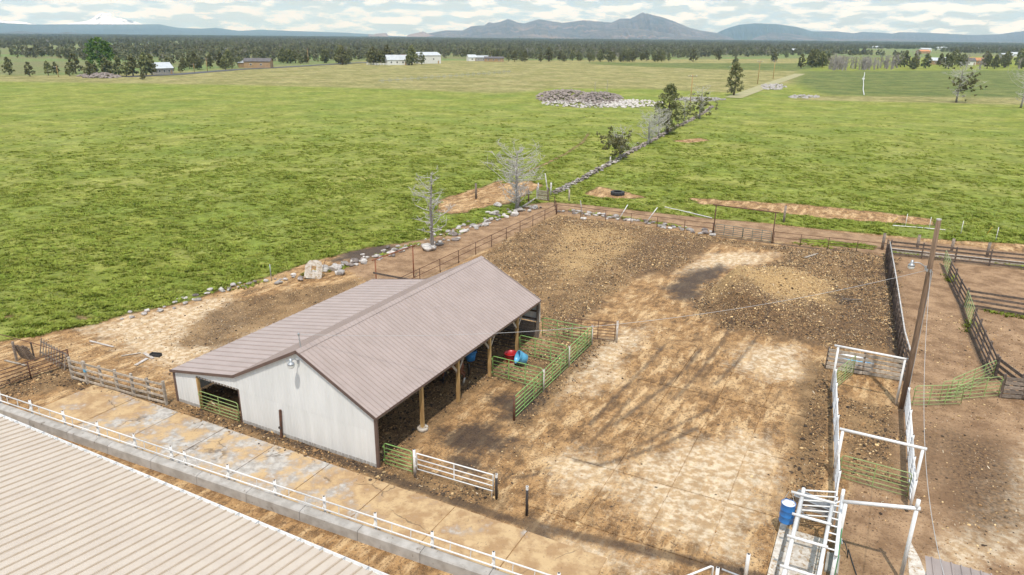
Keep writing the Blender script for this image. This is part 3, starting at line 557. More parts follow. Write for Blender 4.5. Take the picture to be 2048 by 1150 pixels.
# pen panels in front of the open bays
PY = (7.26, 11.04, 14.86, 18.84)
for i, (y, m, lb) in enumerate(zip(PY, ('rust', 'post_weathered', 'post_weathered', 'post_weathered'), ('dark red post at the near end of the green pens', 'weathered white post between the first and second green panels', 'weathered white post between the second and third green panels', 'weathered white post at the far end of the green panels'))):
    post('pen_post', lb, 3.72, y, 1.5, .07, m, group='posts of the green pens')
for i, lb in enumerate(('nearest long green pen panel, its near end by the dark red post', 'middle long green pen panel between two weathered white posts', 'farthest long green pen panel, ending near the brown gate')):
    gate('livestock_gate', lb, (3.72, PY[i]+.12), (3.72, PY[i+1]-.12), 'green_paint', 1.45, .16, 6, 2, .022, 'long green pen panels', 'gate')
for y, lb in ((11.32, 'green dividing panel nearest the front of the pens'), (15.02, 'green dividing panel beside the red and blue tubs'), (18.55, 'green dividing panel by the far barn post')):
    gate('pen_gate', lb, (.12, y), (3.55, y-.12), 'green_paint', 1.45, .16, 6, 2, .022, 'green panels dividing the pens', 'gate')
gate('brown_gate', 'dark brown tube gate past the far end of the green pens', (1.50, 19.16), (4.95, 20.06), 'rust', 1.5, .16, 7, 2)
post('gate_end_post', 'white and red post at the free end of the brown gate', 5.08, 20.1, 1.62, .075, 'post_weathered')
def tub(name, label, loc, m, r=.36, h=.5, tilt=(0,0)):
    o = thing(name, label, 'tub', loc); o.rotation_euler = (tilt[0], tilt[1], 0)
    MB().lathe([(0,.01),(r*.8,0),(r*.93,h*.55),(r*.98,h*.6),(r,h),(r*1.08,h),(r*1.08,h+.03),(r*.95,h+.02),(r*.88,h*.55),(r*.74,.04),(0,.04)], 26).build('shell', MATS[m], o, True)
    for s in (-1, 1): MB().path([(s*r*1.05,-.12,h*.96),(s*r*1.17,-.08,h*.93),(s*r*1.17,.08,h*.93),(s*r*1.05,.12,h*.96)], .018, 6).build('handle', MATS[m], o)
    return o
tub('feed_tub', 'round red feed tub standing in the second pen', (.02, 13.95, 0), 'plastic_red', .42, .55)
tub('feed_tub', 'light blue tub tipped on its side by the red tub', (1.16, 13.80, .42), 'plastic_sky', .41, .58, (R_(38), R_(-58)))
tub('feed_tub', 'bright blue feed tub hanging inside the barn on the stall rails', (-1.35, 11.1, .95), 'plastic_blue', .36, .62)
# ------------------------------------------------------------------ long building with the beige roof
shed = thing('metal_building', 'long building with beige ribbed metal roof and white gutter', 'building', (-42, -8.55, 0), R_(-90))
RB = ((0,0),(.19,0),(.208,.040),(.248,.040),(.266,0)); RBW = ((0,0),(.325,0),(.345,.042),(.385,.042),(.405,0))
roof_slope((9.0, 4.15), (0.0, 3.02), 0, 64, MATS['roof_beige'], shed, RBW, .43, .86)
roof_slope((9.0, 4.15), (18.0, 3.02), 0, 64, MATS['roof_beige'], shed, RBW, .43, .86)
for i in range(18):
    y0 = i*3.05; k = MB(); k.add([(x, y, z) for y in (y0+.004, y0+3.046) for x, z in ((.02,3.02),(.02,2.90),(-.10,2.90),(-.13,3.02),(-.15,3.02),(-.12,2.88),(.04,2.88),(.04,3.02))], [(j, j+1, 9+j, 8+j) for j in range(7)]+[(7,0,8,15)]); k.build('gutter', MATS['white_clean'], shed)
    for j in range(3): MB().box((-.055, y0+.5+j*1.02, 3.03), (.2, .03, .012)).build('gutter_strap', MATS['galv'], shed)
for y0 in (0.06, 54.8): MB().add([(.35,y0,0),(17.6,y0,0),(17.6,y0,3.0),(9,y0,4.0),(.35,y0,3.0)], [(0,1,2,3,4)]).build('end_wall', MATS['wall_white'], shed)
for x in (.35, 17.6): MB().box((x, 27.4, 1.48), (.1, 54.7, 2.96)).build('side_wall', MATS['wall_white'], shed)

# ------------------------------------------------------------------ feed bunk
bunk = thing('feed_bunk', 'long low concrete feed bunk wall beside the beige roofed building', 'feed bunk')
rail = thing('bunk_rail', 'white ladder-like pipe rail on posts along the concrete feed bunk', 'rail')
x = -31.0
for i in range(15):
    a, c = x+.006, x+3.03; ya, yc = tr_y(a), tr_y(c); k = MB()
    prof = ((0,-.1),(0,.50),(-.05,.53),(-.36,.49),(-.42,.44),(-.46,-.1))
    k.add([(X, Y+dy, z) for X, Y in ((a, ya), (c, yc)) for dy, z in prof], [(j, j+1, 7+j, 6+j) for j in range(5)]+[(5,4,3,2,1,0),(6,7,8,9,10,11)]); k.build('bunk_section', MATS['concrete'], bunk); x += 3.05
def tp(x, z, off=.0): return Vector((x, tr_y(x)+off, z))
for a, c in ((-31, -21), (-21, -11), (-11, -1), (-1, 12.5)):
    for z, r in ((.66, .034), (1.10, .034)): MB().tube(tp(a, z, -.02), tp(c, z, -.02), r, n=8).build('rail_pipe', MATS['white_clean'], rail, True)
px_posts = [-30.0,-27.2,-24.4,-22.05,-19.35,-16.65,-14.0,-11.3,-8.75,-7.85,-5.1,-2.3,.45,3.1,5.85,8.6,11.3]
for i, xx in enumerate(px_posts):
    MB().tube(tp(xx, -.05, .10), tp(xx, 1.22, .10), .062, n=10).build('rail_post', MATS['white_paint'], rail, True)
    MB().tube(tp(xx, 1.21, .10), tp(xx, 1.236, .10), .040, n=8).build('post_hollow', MATS['dark_steel'], rail)  # dark disc in place of the shade down the open post
    MB().bar(tp(xx-.02, .66, -.01), tp(xx-.02, .80, .10), .05, .05).build('bracket', MATS['white_paint'], rail)
    if i+1 < len(px_posts):
        L = px_posts[i+1]-xx
        for s in ((1/3, 2/3) if L > 1.5 else ()): MB().tube(tp(xx+L*s-.04, .66, -.02), tp(xx+L*s, 1.10, -.02), .020, n=6).build('rung', MATS['white_clean'], rail)

# ------------------------------------------------------------------ left corner: weathered pens
board_fence('weathered_fence', 'pale weathered board fence left of the barn lean-to', [(-22.3,-1.25),(-14.5,-.72)], 4, 1.38, 'wood_pale', 'wood_pale', 1.3, .12, .12, -1, .03)
pipe_fence('rusty_pen_fence', 'rusty brown pipe fence at the left end of the feed bunk', [(-24.2,-.15),(-24.5,-2.4),(-24.9,-6.8)], (.25,.48,.70,.92,1.15), 'rust', .045, .028, 2.1)
def pickets(label, p0, p1, n, tilt):
    p, L, a = frame2(p0, p1); o = thing('picket_panel', label, 'picket panel', p, a); o.rotation_euler = (tilt, 0, a)
    for z in (.30, 1.0): MB().box((L/2, .03, z), (L, .04, .09)).build('crosspiece', MATS['wood_grey'], o)
    for i in range(n): MB().box((L*(i+.5)/n, -.01, .62+random.uniform(-.06,.06)), (.10, .025, 1.2), ry=random.uniform(-.06,.06)).build('picket', MATS['wood_grey'], o)
pickets('grey broken picket panel leaning at the far left corner', G(42,716), G(74,722), 9, R_(18))
pickets('grey picket panel leaning behind the rusty pipe fence', G(78,712), G(132,742), 10, R_(-14))
MB_ = thing('cable_rail', 'long thin rusty pipe running into the weathered board fence', 'rail', G(144,747)); a0 = G(144,747); MB().path([Vector((0,0,1.36)), G(70,722)-a0+Vector((0,0,1.30)), G(-40,690)-a0+Vector((0,0,1.25))], .025, 7).build('pipe', MATS['rust'], MB_)
for q in ((70,722),(-40,690)): d = G(*q)-a0; MB().tube(d+Vector((0,0,-.03)), d+Vector((0,0,1.32)), .05).build('support', MATS['wood_dark'], MB_)
post('taped_post', 'grey post with orange tape by the broken picket panel', *G(34,722)[:2], 1.35, .06, 'wood_grey', sq=True)
o = post('tall_board_post', 'grey post with blue twine on the weathered fence line', *G(176,768)[:2], 1.5, .06, 'wood_pale', sq=True); MB().box((0,0,.9), (.15,.15,.18)).build('twine', MATS['plastic_sky'], o)
for i, (p, q, w, m, lb) in enumerate((((180,683),(227,695),.14,'white_clean','long white board lying on the dirt left of the barn'), ((243,713),(282,707),.12,'wood_pale','pale board lying flat in front of the white planks'), ((271,732),(295,718),.22,'white_clean','short wide white plank lying by the dark box'), ((288,707),(306,718),.20,'white_clean','white plank lying across the end of another'),
        ((10,722),(52,732),.14,'wood_pale','grey plank lying by the broken pickets'), ((1609,521),(1634,513),.20,'wood_pale','pale plank lying on the manure near the far gate'), ((1684,605),(1722,606),.10,'wood_grey','thin brown plank on the mud in the far pen'))):
    a = G(*p); c = G(*q); d = c-a; zz = max(hz(a.x, a.y), hz(c.x, c.y))+.03; o = thing('loose_board', lb, 'board', (a.x, a.y, zz), math.atan2(d.y, d.x))
    MB().box((d.length/2, 0, .02), (d.length, w, .04)).build('plank', MATS[m], o)
    for f in (.12, .88): MB().box((d.length*f, 0, .043), (.05, w*.8, .012)).build('nail_batten', MATS[m], o)
a = G(312,712); o = thing('dark_box', 'small dark open box lying on the dirt left of the barn', 'box', (a.x, a.y, 0), .3)
for s in (-1, 1): MB().box((0, s*.14, .1), (.7, .03, .2)).build('side', MATS['rubber'], o); MB().box((s*.34, 0, .1), (.03, .25, .2)).build('side', MATS['rubber'], o)
MB().box((0,0,.02), (.68,.26,.03)).build('base', MATS['rubber'], o)

# ------------------------------------------------------------------ rust pipe fence round the back of the yard
pipe_fence('back_pipe_fence', 'long rusty pipe fence running from behind the lean-to to the far corner', [(-14.15,21.0),(-14.1,52.5)], (.68,1.22), 'rust', .035, .028, 3.1)
pipe_fence('far_pipe_fence', 'rusty pipe fence along the far lane left of the high gateway', [(-14.05,52.6),(4.35,52.62)], (.66,1.22), 'rust', .035, .026, 3.05)
pipe_fence('lane_pipe_fence', 'rusty pipe fence along the far lane right of the high gateway', [(10.7,52.2),(21.15,52.9)], (.66,1.22), 'rust', .035, .026, 2.6)
pipe_fence('corner_bay', 'small rusty pipe bay at the far corner by the plank gate', [(-14.2,52.8),(-16.2,56.6),(-19.6,56.2),(-19.9,54.4)], (.62,1.20), 'rust', .035, .026, 2.4)
def gateway(name, label, pL, pR, h, m, r=.055, over=.35, cat='gateway', rise=0.0):
    p, L, a = frame2(pL, pR); o = thing(name, label, cat, p, a)
    for x_ in (0, L): MB().tube((x_,0,-.05), (x_,0,h+rise*(x_ > 0)), r, n=10).build('upright', MATS[m], o, True)
    MB().tube((-over,0,h+r*.8-rise*over/L), (L+over,0,h+r*.8+rise*(1+over/L)), r, n=10).build('crossbar', MATS[m], o, True)
    return o
gateway('high_gateway', 'high rusty pipe gateway over the dark teal gates on the far lane', (4.45,52.63), (10.58,52.2), 3.2, 'rust')
gate('teal_gate', 'dark teal tube gate, left leaf under the high rusty gateway', (4.6,52.6), (7.5,52.42), 'teal_paint', 1.2, .14, 6, 2)
gate('teal_gate', 'dark teal tube gate, right leaf under the high rusty gateway', (7.56,52.4), (10.45,52.22), 'teal_paint', 1.2, .14, 6, 2)
gateway('side_gateway', 'bright rusty pipe gateway rising behind the lean-to roof', (-15.7,20.2), (-15.28,24.85), 2.85, 'rust_bright')

# ------------------------------------------------------------------ wooden corrals on the right
board_fence('alley_fence', 'tall dark weathered fence with leaning posts left of the utility pole', [(21.25,52.9),(21.95,40.0),(22.55,27.2),(22.95,23.1)], 5, 1.55, 'wood_dark', 'wood_dark', 1.55, .15, .1, 1, .05, ph=1.62)
o = thing('pole_rail', 'long grey pole capping the dark leaning fence', 'rail', (21.3,51.8,0)); MB().path([(0,0,1.70),(.66,-11.8,1.70),(1.30,-24.5,1.72),(1.7,-28.5,1.68)], .05, 8).build('pole_length', MATS['bare_wood'], o, True)
for p in ((.33,-6),(1.0,-18),(1.5,-26.5)): MB().tube((p[0],p[1],-.03), (p[0],p[1],1.68), .06).build('support', MATS['wood_grey'], o)
board_fence('far_corral_fence', 'dark board fence along the far lane at the right edge', [(21.45,53.15),(32.7,54.1),(46,55.2)], 4, 1.5, 'wood_dark', 'wood_dark', 2.6, .17, .18, -1, .02)
gate('corral_gate', 'pale green gate at the far end of the middle corral fence', (26.06,52.2), (26.28,48.4), 'pale_green_paint', 1.45, .2, 6, 2)
board_fence('middle_corral_fence', 'dark board fence between the two pale green gates', [(26.3,48.2),(27.0,40.0)], 4, 1.5, 'wood_dark', 'wood_dark', 2.7, .16, .2, -1, .02)
gate('corral_gate', 'pale green gate halfway along the dark corral fence', (27.03,39.8), (27.17,35.4), 'pale_green_paint', 1.5, .2, 6, 2)
board_fence('near_corral_fence', 'dark board fence running down to the crossed green gates', [(27.19,35.2),(27.75,26.4)], 4, 1.5, 'wood_dark', 'wood_dark', 2.2, .16, .2, -1, .02)
board_fence('cross_fence', 'dark board fence crossing the right hand corral', [(27.15,40.0),(31.0,39.8),(46,39.0)], 4, 1.5, 'wood_dark', 'wood_dark', 3.3, .17, .2, -1, .02)
board_fence('lower_fence', 'dark board fence leaving the right edge behind the crossed gates', [(27.85,26.15), tuple(G(2048,752,1.5)[:2]), (36,21.5)], 4, 1.5, 'wood_dark', 'wood_dark', 2.0, .2, .15, -1, .03)
board_fence('brown_plank_fence', 'brown plank fence at the right edge ending at a green gate', [(27.95,23.3),(29.2,23.75),(35,25.4)], 5, 1.4, 'wood_grey', 'wood_dark', 1.9, .2, .08, -1, .02)
gate('crossed_gate', 'pale green gate hung beside the utility pole', (23.24,19.55), (25.75,21.1), 'pale_green_paint', 1.35, .14, 6, 2)
gate('crossed_gate', 'pale green gate reaching the brown plank fence', (27.78,23.25), (24.66,20.80), 'pale_green_paint', 1.42, .2, 6, 3)
gate('crossed_gate', 'pale green gate swung out diagonally behind the others', (27.69,25.75), (25.17,21.5), 'pale_green_paint', 1.42, .2, 6, 3)
for i, (x_, y_, h_) in enumerate(((20.8,55.2,1.7),(23.95,57.3,1.45),(27.0,57.8,1.35),(30.0,57.4,1.45),(33.5,58,1.4))):
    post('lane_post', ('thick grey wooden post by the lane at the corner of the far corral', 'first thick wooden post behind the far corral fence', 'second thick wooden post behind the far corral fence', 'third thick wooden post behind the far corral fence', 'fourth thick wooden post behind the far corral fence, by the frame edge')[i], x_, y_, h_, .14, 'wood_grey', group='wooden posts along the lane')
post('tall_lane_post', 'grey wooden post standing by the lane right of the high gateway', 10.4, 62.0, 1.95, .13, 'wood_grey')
o = thing('lane_curb', 'pale concrete curb under the far corral fence', 'curb', (21.6,54.6,0), R_(4.8))
for i in range(8): MB().box((1.5+i*3.02, .2, .14), (3.0, .35, .36)).build('curb_section', MATS['concrete_pale'], o)
board_fence('short_plank_fence', 'pale wide plank fence behind the white archway', [(18.35,22.65),(22.6,22.9)], 5, 1.42, 'wood_pale', 'wood_dark', 2.1, .2, .06, -1, .02)
o = thing('stock_tank', 'oval galvanized stock tank behind the pale plank fence', 'tank', (19.95, 23.75, 0))
def oval(prof, n=28): return [(rx*math.cos(2*math.pi*k/n), ry*math.sin(2*math.pi*k/n), z) for rx, ry, z in prof for k in range(n)]
pr = [(1.1,.45,0),(1.12,.47,.3),(1.1,.45,.33),(1.13,.48,.62),(1.09,.44,.62),(1.05,.40,.1),(0,0,.1)]; MB().add(oval(pr), [(i*28+k, i*28+(k+1) % 28, (i+1)*28+(k+1) % 28, (i+1)*28+k) for i in range(6) for k in range(28)]).build('tank_shell', MATS['galv'], o, True)
MB().add(oval([(1.07,.42,.52),(0,0,.52)]), [(k, (k+1) % 28, 28+(k+1) % 28, 28+k) for k in range(28)]).build('water', MATS['plastic_sky'], o)

# ------------------------------------------------------------------ white pipe alley
WZ = (.34,.62,.90,1.18,1.44)
pipe_fence('white_fence', 'white pipe fence on the left side of the alley', [(19.0,19.3),(19.55,13.4),(20.02,7.9),(20.05,5.7)], WZ, 'white_clean', .06, .036, 2.3, 1.56, hollow=True)
pipe_fence('white_fence', 'white pipe fence on the right side of the alley', [(22.85,18.7),(23.0,13.0),(23.08,8.7)], WZ, 'white_clean', .06, .036, 2.3, 1.56, hollow=True)
gateway('white_archway', 'white pipe archway beside the utility pole', (18.92,19.45), (22.42,19.35), 2.9, 'white_clean', .065, .22, 'archway')
gateway('white_archway', 'white pipe archway over the green alley gate', (19.86,9.55), (23.16,9.5), 2.72, 'white_clean', .07, .15, 'archway')
a = gateway('white_archway', 'tall leaning white archway beside the chute ladder', (20.38,3.75), (22.74,3.5), 2.62, 'white_clean', .075, .12, 'archway', .68); MB().tube((2.37,0,3.3), (2.37,0,3.74), .075, n=10).build('upright_top', MATS['white_clean'], a, True); MB().box((0,0,.02), (.3,.3,.05)).build('base_plate', MATS['white_clean'], a)
gate('alley_gate', 'green tube gate across the white alley', (20.05,9.78), (22.98,9.62), 'pale_green_paint', 1.32, .12, 6, 1)
gate('swung_gate', 'small green gate swung open under the first white archway', (19.12,19.7), (19.95,22.35), 'pale_green_paint', 1.4, .16, 7, 1)
# loading chute
ch = thing('loading_chute', 'white pipe loading chute with overhead crossbeams on a concrete walk', 'chute', (19.35, 4.6, 0))
def cw(x_, y_, z_): return Vector((x_-19.35, y_-4.6, z_))
MB().tube(cw(18.76,4.9,2.0), cw(18.74,-4,2.0), .085, n=10).build('top_rail', MATS['white_clean'], ch, True)
MB().tube(cw(19.92,4.35,2.0), cw(19.80,-4,2.0), .075, n=10).build('top_rail', MATS['white_clean'], ch, True)
MB().tube(cw(20.25,5.35,2.0), cw(20.31,1.1,2.0), .07, n=10).build('side_rail', MATS['white_clean'], ch, True)
for x_, y_, h_ in ((18.76,4.6,2.25),(18.75,.6,2.0),(18.74,-3,2.0),(19.93,4.1,2.0),(19.88,.4,2.0),(19.82,-3,2.0),(20.25,5.2,2.3),(20.31,1.25,2.0)): MB().tube(cw(x_,y_,.1), cw(x_,y_,h_), .07, n=10).build('upright', MATS['white_clean'], ch, True)
for y_ in (4.27, 2.75, 1.25, -.6): MB().tube(cw(18.32 if y_ > 4 else 18.55, y_, 2.13), cw(20.0, y_+.02, 2.13), .055, n=10).build('crossbeam', MATS['white_clean'], ch, True)
for i in range(8): y_ = 4.9-i*.5; MB().tube(cw(19.9,min(y_,4.3),1.99), cw(20.28,y_,1.99), .030, n=6).build('rung', MATS['white_clean'], ch)
for i in range(6): z_ = 2.0-i*.25; MB().tube(cw(18.78,4.85,z_), cw(20.0,5.35,z_), .032, n=7).build('bar', MATS['white_clean'], ch)
for z_ in (.55, 1.0, 1.5):
    MB().tube(cw(19.9,4.1,z_), cw(19.82,-4,z_), .03, n=7).build('side_bar', MATS['white_clean'], ch)
MB().box(cw(20.42,3.5,.78), (.03,3.4,1.36)).build('green_sheet', MATS['plastic_green'], ch)
MB().box(cw(19.1,-.2,.06), (1.75,9.4,.2)).build('walk_slab', MATS['concrete_pale'], ch)
MB().box(cw(18.22,.0,.10), (.26,9.2,.30)).build('walk_curb', MATS['concrete_pale'], ch)
MB().box(cw(20.3,3.2,.04), (.5,1.2,.14)).build('footing', MATS['concrete'], ch)
br = thing('hanging_barrel', 'blue metal barrel with white lid hung from the chute beam', 'barrel', (18.30, 4.20, .72))
MB().lathe([(0,0),(.29,0),(.30,.02),(.29,.04),(.29,.29),(.302,.31),(.29,.33),(.29,.58),(.302,.60),(.29,.62),(.29,.86),(.30,.88),(.29,.90),(.27,.885),(.27,.87)], 28).build('shell', MATS['barrel_blue'], br, True)
MB().lathe([(.272,.872),(.14,.875),(0,.875)], 24).build('lid', MATS['white_paint'], br, True)
for s in (-1, 1): MB().tube((s*.24,0,.88), (.06*s,.05,1.40), .010, n=6).build('sling', MATS['wire_light'], br)
pts = [(20.52,4.3,.5),(20.66,4.25,.42),(20.78,4.1,.2),(20.82,3.9,.05)]+[tuple(G(x_, y_))[:2]+(.035,) for x_, y_ in ((1697,1100),(1704,1125),(1713,1152),(1722,1185))]; o = thing('hose', 'black hose trailing from the green sheet across the dirt', 'hose', pts[0]); MB().path([Vector(p)-Vector(pts[0]) for p in pts], .022, 8).build('hose_length', MATS['rubber'], o, True); MB().tube((-.03,.06,.03), (.02,-.1,-.12), .03).build('nozzle', MATS['galv'], o)
o = thing('wire_coil', 'coil of grey wire lying inside the chute entrance', 'coil', (19.35, 6.1, 0))
for i in range(5): MB().path([((.5+.03*i)*math.cos(k*.4), (.33+.02*i)*math.sin(k*.4), .05+.035*i+.02*math.sin(k)) for k in range(17)], .012, 6).build('turn', MATS['galv'], o, True)
o = thing('feed_trough', 'grey metal trough tilted beside the chute bars', 'trough', (19.2, 6.9, 0), R_(-14)); MB().add([(-.8,-.3,.35),(.8,-.3,.35),(.8,.3,.35),(-.8,.3,.35),(-.7,-.18,.03),(.7,-.18,.03),(.7,.18,.03),(-.7,.18,.03)], [(0,4,5,1),(1,5,6,2),(2,6,7,3),(3,7,4,0),(4,7,6,5)]).build('trough_pan', MATS['galv'], o); MB().path([(-.8,-.3,.35),(.8,-.3,.35),(.8,.3,.35),(-.8,.3,.35),(-.8,-.3,.35)], .02, 6).build('trough_rim', MATS['galv'], o)
# low white pipes at the bottom edge
o = thing('low_pipe_rail', 'bent white pipe rail at the bottom edge left of the chute', 'rail', (16.27,-.61,0)); MB().path([(0,0,-.03),(0,0,1.14),(-.06,-.08,1.2),(-.7,-.98,1.2),(-1.6,-2.2,1.2)], .042, 9).build('bent_pipe', MATS['white_clean'], o, True); MB().tube((-1.5,-2.06,-.03), (-1.5,-2.06,1.2), .042).build('leg', MATS['white_clean'], o)
post('short_pipe_post', 'short white pipe post with open top at the bottom edge', 16.46, -.66, 1.22, .07, 'white_clean')
post('tall_pipe_post', 'taller white pipe post standing left of the chute walk', 17.35, .62, 1.25, .075, 'white_clean')
o = thing('grey_pipe_rail', 'grey and white pipe rail running right from the short post', 'rail', (16.6,-.6,0)); MB().tube((0,0,1.16), (1.0,-.08,1.16), .035).build('pipe', MATS['galv'], o); MB().tube((1.0,-.08,-.03), (1.0,-.08,1.2), .04).build('leg', MATS['white_clean'], o)
# corner of a low shed roof at the lower right
o = thing('low_shed', 'corner of a low shed with brownish ribbed metal roof', 'shed', (23.2, 2.45, 0), R_(-90)); mb_ = mat('roof_taupe', (.33,.275,.25), (.29,.24,.22), 1.2, .45); roof_slope((5.6, 2.9), (0, 2.15), 0, 9, mb_, o, RB, .305, .915); MB().box((2.9, 4.1, 1.1), (5.2, 8.0, 2.05)).build('shed_wall', MATS['wall_white'], o)
k = MB(); ps = [G(x_, y_) for x_, y_ in ((1822,1085),(1829,1098),(1840,1118),(1852,1150),(1860,1180),(1815,1180),(1818,1150),(1816,1110))]; k.add([(p.x, p.y, .012) for p in ps], [tuple(range(len(ps)))]); tag(k.build('lime_spill', MATS['concrete_pale']), kind='structure')

# ------------------------------------------------------------------ utility pole and lines
up = thing('utility_pole', 'tall brown wooden utility pole with a yard light by the white alley', 'utility pole', (22.72, 19.13, 0))
MB().path([(0,0,-.1),(-.02,0,4),(-.07,0,8),(-.13,0,11.15)], [.165,.15,.135,.12], 14).build('shaft', MATS['pole_wood'], up, True)
MB().tube((-.13,0,11.1), (-.132,0,11.16), .125, n=14).build('pole_top', MATS['bare_wood'], up)
yard_light(up, (-.10-.15, -.03, 8.45), (-1, -.15, 0), .72)
MB().path([(.17,-.05,0),(.13,-.05,4),(.08,-.05,8.3)], .018, 6).build('ground_wire', MATS['wire_light'], up)
def line(label, p, q, sag, r, m, name='power_line'):
    p = Vector(p); q = Vector(q); o = thing(name, label, 'wire', p); MB().path([(q-p)*s+Vector((0,0,-4*sag*s*(1-s))) for s in [i/24 for i in range(25)]], r, 6).build('cable', MATS[m], o, True); MB().box((0,0,0), (.09,.09,.14)).build('clamp', MATS['galv'], o)
line('service cable sagging from the barn ridge to the utility pole', (22.54,19.05,8.35), (-4.74,.40,5.98), 1.25, .010, 'wire_light')
line('overhead cable running from the utility pole towards the viewer', (22.70,18.95,8.35), (22.55,-6.0,7.4), 2.2, .010, 'wire_light')
# ------------------------------------------------------------------ scattering helper (only for uncountable stuff)
def scatter(name, pts, rot, scl, idx, meshes, label, cat):
    pm = bpy.data.meshes.new(name); n = len(pts); pm.vertices.add(n); pm.vertices.foreach_set('co', np.asarray(pts, np.float32).ravel())
    a = pm.attributes.new('rot', 'FLOAT_VECTOR', 'POINT'); a.data.foreach_set('vector', np.asarray(rot, np.float32).ravel())
    a = pm.attributes.new('scl', 'FLOAT_VECTOR', 'POINT'); a.data.foreach_set('vector', np.asarray(scl, np.float32).ravel())
    a = pm.attributes.new('idx', 'INT', 'POINT'); a.data.foreach_set('value', np.asarray(idx, np.int32))
    o = link(name, pm); tag(o, label, cat, kind='stuff')
    cl = bpy.data.collections.new(name+'_kinds')
    for i, m_ in enumerate(meshes): cl.objects.link(bpy.data.objects.new(f'{name}_{i}', m_))
    ng = bpy.data.node_groups.new(name, 'GeometryNodeTree'); ng.interface.new_socket('Geometry', in_out='INPUT', socket_type='NodeSocketGeometry'); ng.interface.new_socket('Geometry', in_out='OUTPUT', socket_type='NodeSocketGeometry')
    gi = ng.nodes.new('NodeGroupInput'); go = ng.nodes.new('NodeGroupOutput'); ip = ng.nodes.new('GeometryNodeInstanceOnPoints'); ci = ng.nodes.new('GeometryNodeCollectionInfo')
    ci.inputs['Collection'].default_value = cl; ci.inputs['Separate Children'].default_value = True; ci.inputs['Reset Children'].default_value = True
    def na(nm, ty): x = ng.nodes.new('GeometryNodeInputNamedAttribute'); x.data_type = ty; x.inputs['Name'].default_value = nm; return x.outputs['Attribute']
    e = ng.nodes.new('FunctionNodeEulerToRotation'); L = ng.links.new; L(na('rot', 'FLOAT_VECTOR'), e.inputs[0])
    L(gi.outputs[0], ip.inputs['Points']); L(ci.outputs[0], ip.inputs['Instance']); ip.inputs['Pick Instance'].default_value = True
    L(na('idx', 'INT'), ip.inputs['Instance Index']); L(e.outputs[0], ip.inputs['Rotation']); L(na('scl', 'FLOAT_VECTOR'), ip.inputs['Scale']); L(ip.outputs[0], go.inputs[0])
    md_ = o.modifiers.new('scatter', 'NODES'); md_.node_group = ng; return o
def foliage_mat(name, cols, sc_=1.1):
    m, t, b = nodes(name); P_ = wpos(t); c = mixc(t, ramp(t, noise(t, P_, sc_, 4, .6), 0, 1, .36, .64), cols[0], cols[1])
    if len(cols) > 2: c = mixc(t, ramp(t, noise(t, P_, sc_*3.3, 3), 0, .8, .56, .66), c, cols[2])
    oi = t.nodes.new('ShaderNodeObjectInfo'); h = t.nodes.new('ShaderNodeHueSaturation'); t.links.new(c, h.inputs['Color'])
    t.links.new(mth(t, 'MULTIPLY_ADD', oi.outputs['Random'], .5, .78), h.inputs['Value']); t.links.new(mth(t, 'MULTIPLY_ADD', oi.outputs['Random'], .03, .488), h.inputs['Hue'])
    t.links.new(h.outputs[0], b.inputs['Base Color']); b.inputs['Roughness'].default_value = .75; b.inputs['Specular IOR Level'].default_value = .15; MATS[name] = m
    tb = t.nodes.new('ShaderNodeBsdfTranslucent'); t.links.new(h.outputs[0], tb.inputs[0]); ms = t.nodes.new('ShaderNodeMixShader'); ms.inputs[0].default_value = .15; t.links.new(b.outputs[0], ms.inputs[1]); t.links.new(tb.outputs[0], ms.inputs[2]); t.links.new(ms.outputs[0], t.nodes['Material Output'].inputs[0]); return m
foliage_mat('juniper_leaf', ((.15,.158,.066), (.225,.22,.10), (.31,.285,.15))); foliage_mat('green_leaf', ((.085,.145,.030), (.145,.215,.05)), .8)
foliage_mat('sage_leaf', ((.15,.15,.10), (.22,.21,.14))); foliage_mat('grass_blade', ((.185,.225,.032), (.27,.305,.052), (.36,.365,.095)), .35); foliage_mat('weed_leaf', ((.07,.13,.02), (.12,.19,.03)), 2)
foliage_mat('forest_leaf', ((.165,.172,.095), (.245,.238,.14), (.34,.315,.20)), .4)
def leaf_crown(k, clumps, rs, leaf, per, flat=.8):
    for (cx, cy, cz, r) in clumps:
        for _ in range(per):
            th = rs.uniform(0, 6.283); ph = math.acos(rs.uniform(-1, 1)); q = r*rs.random()**.45
            p = Vector((cx+q*math.sin(ph)*math.cos(th), cy+q*math.sin(ph)*math.sin(th), cz+q*math.cos(ph)*flat))
            a = Vector((rs.normal(), rs.normal(), rs.normal()*.8)).normalized(); b_ = a.cross(Vector((rs.normal(), rs.normal(), rs.normal()))).normalized()
            s = leaf*rs.uniform(.6, 1.3); k.add([p-a*s*.5-b_*s*.25, p+a*s*.5-b_*s*.15, p+a*s*.25+b_*s*.5, p-a*s*.4+b_*s*.35], [(0,1,2,3)])
    return k
def juniper_clumps(h, w, n, seed, base=.12, sharp=.75):
    rs = np.random.default_rng(seed); o = []
    lob = [(rs.uniform(0,6.28), rs.uniform(.15,.9), rs.uniform(.7,1.25)) for _ in range(7)]
    for _ in range(n):
        z = base+(1-base)*rs.random()**.9; th = rs.uniform(0, 6.283); prof = max(.10, (1-((z-.30)/.72)**2 if z > .30 else .72+.28*(z-base)/(.30-base+1e-6)))**sharp
        m_ = 1+sum(.28*(g-1)*math.exp(-((th-t_+3.14) % 6.283-3.14)**2-((z-z_)/.25)**2) for t_, z_, g in lob)
        r = w/2*prof*m_*rs.random()**.4; o.append((r*math.cos(th), r*math.sin(th), z*h, w*rs.uniform(.07,.13)))
    return o, rs
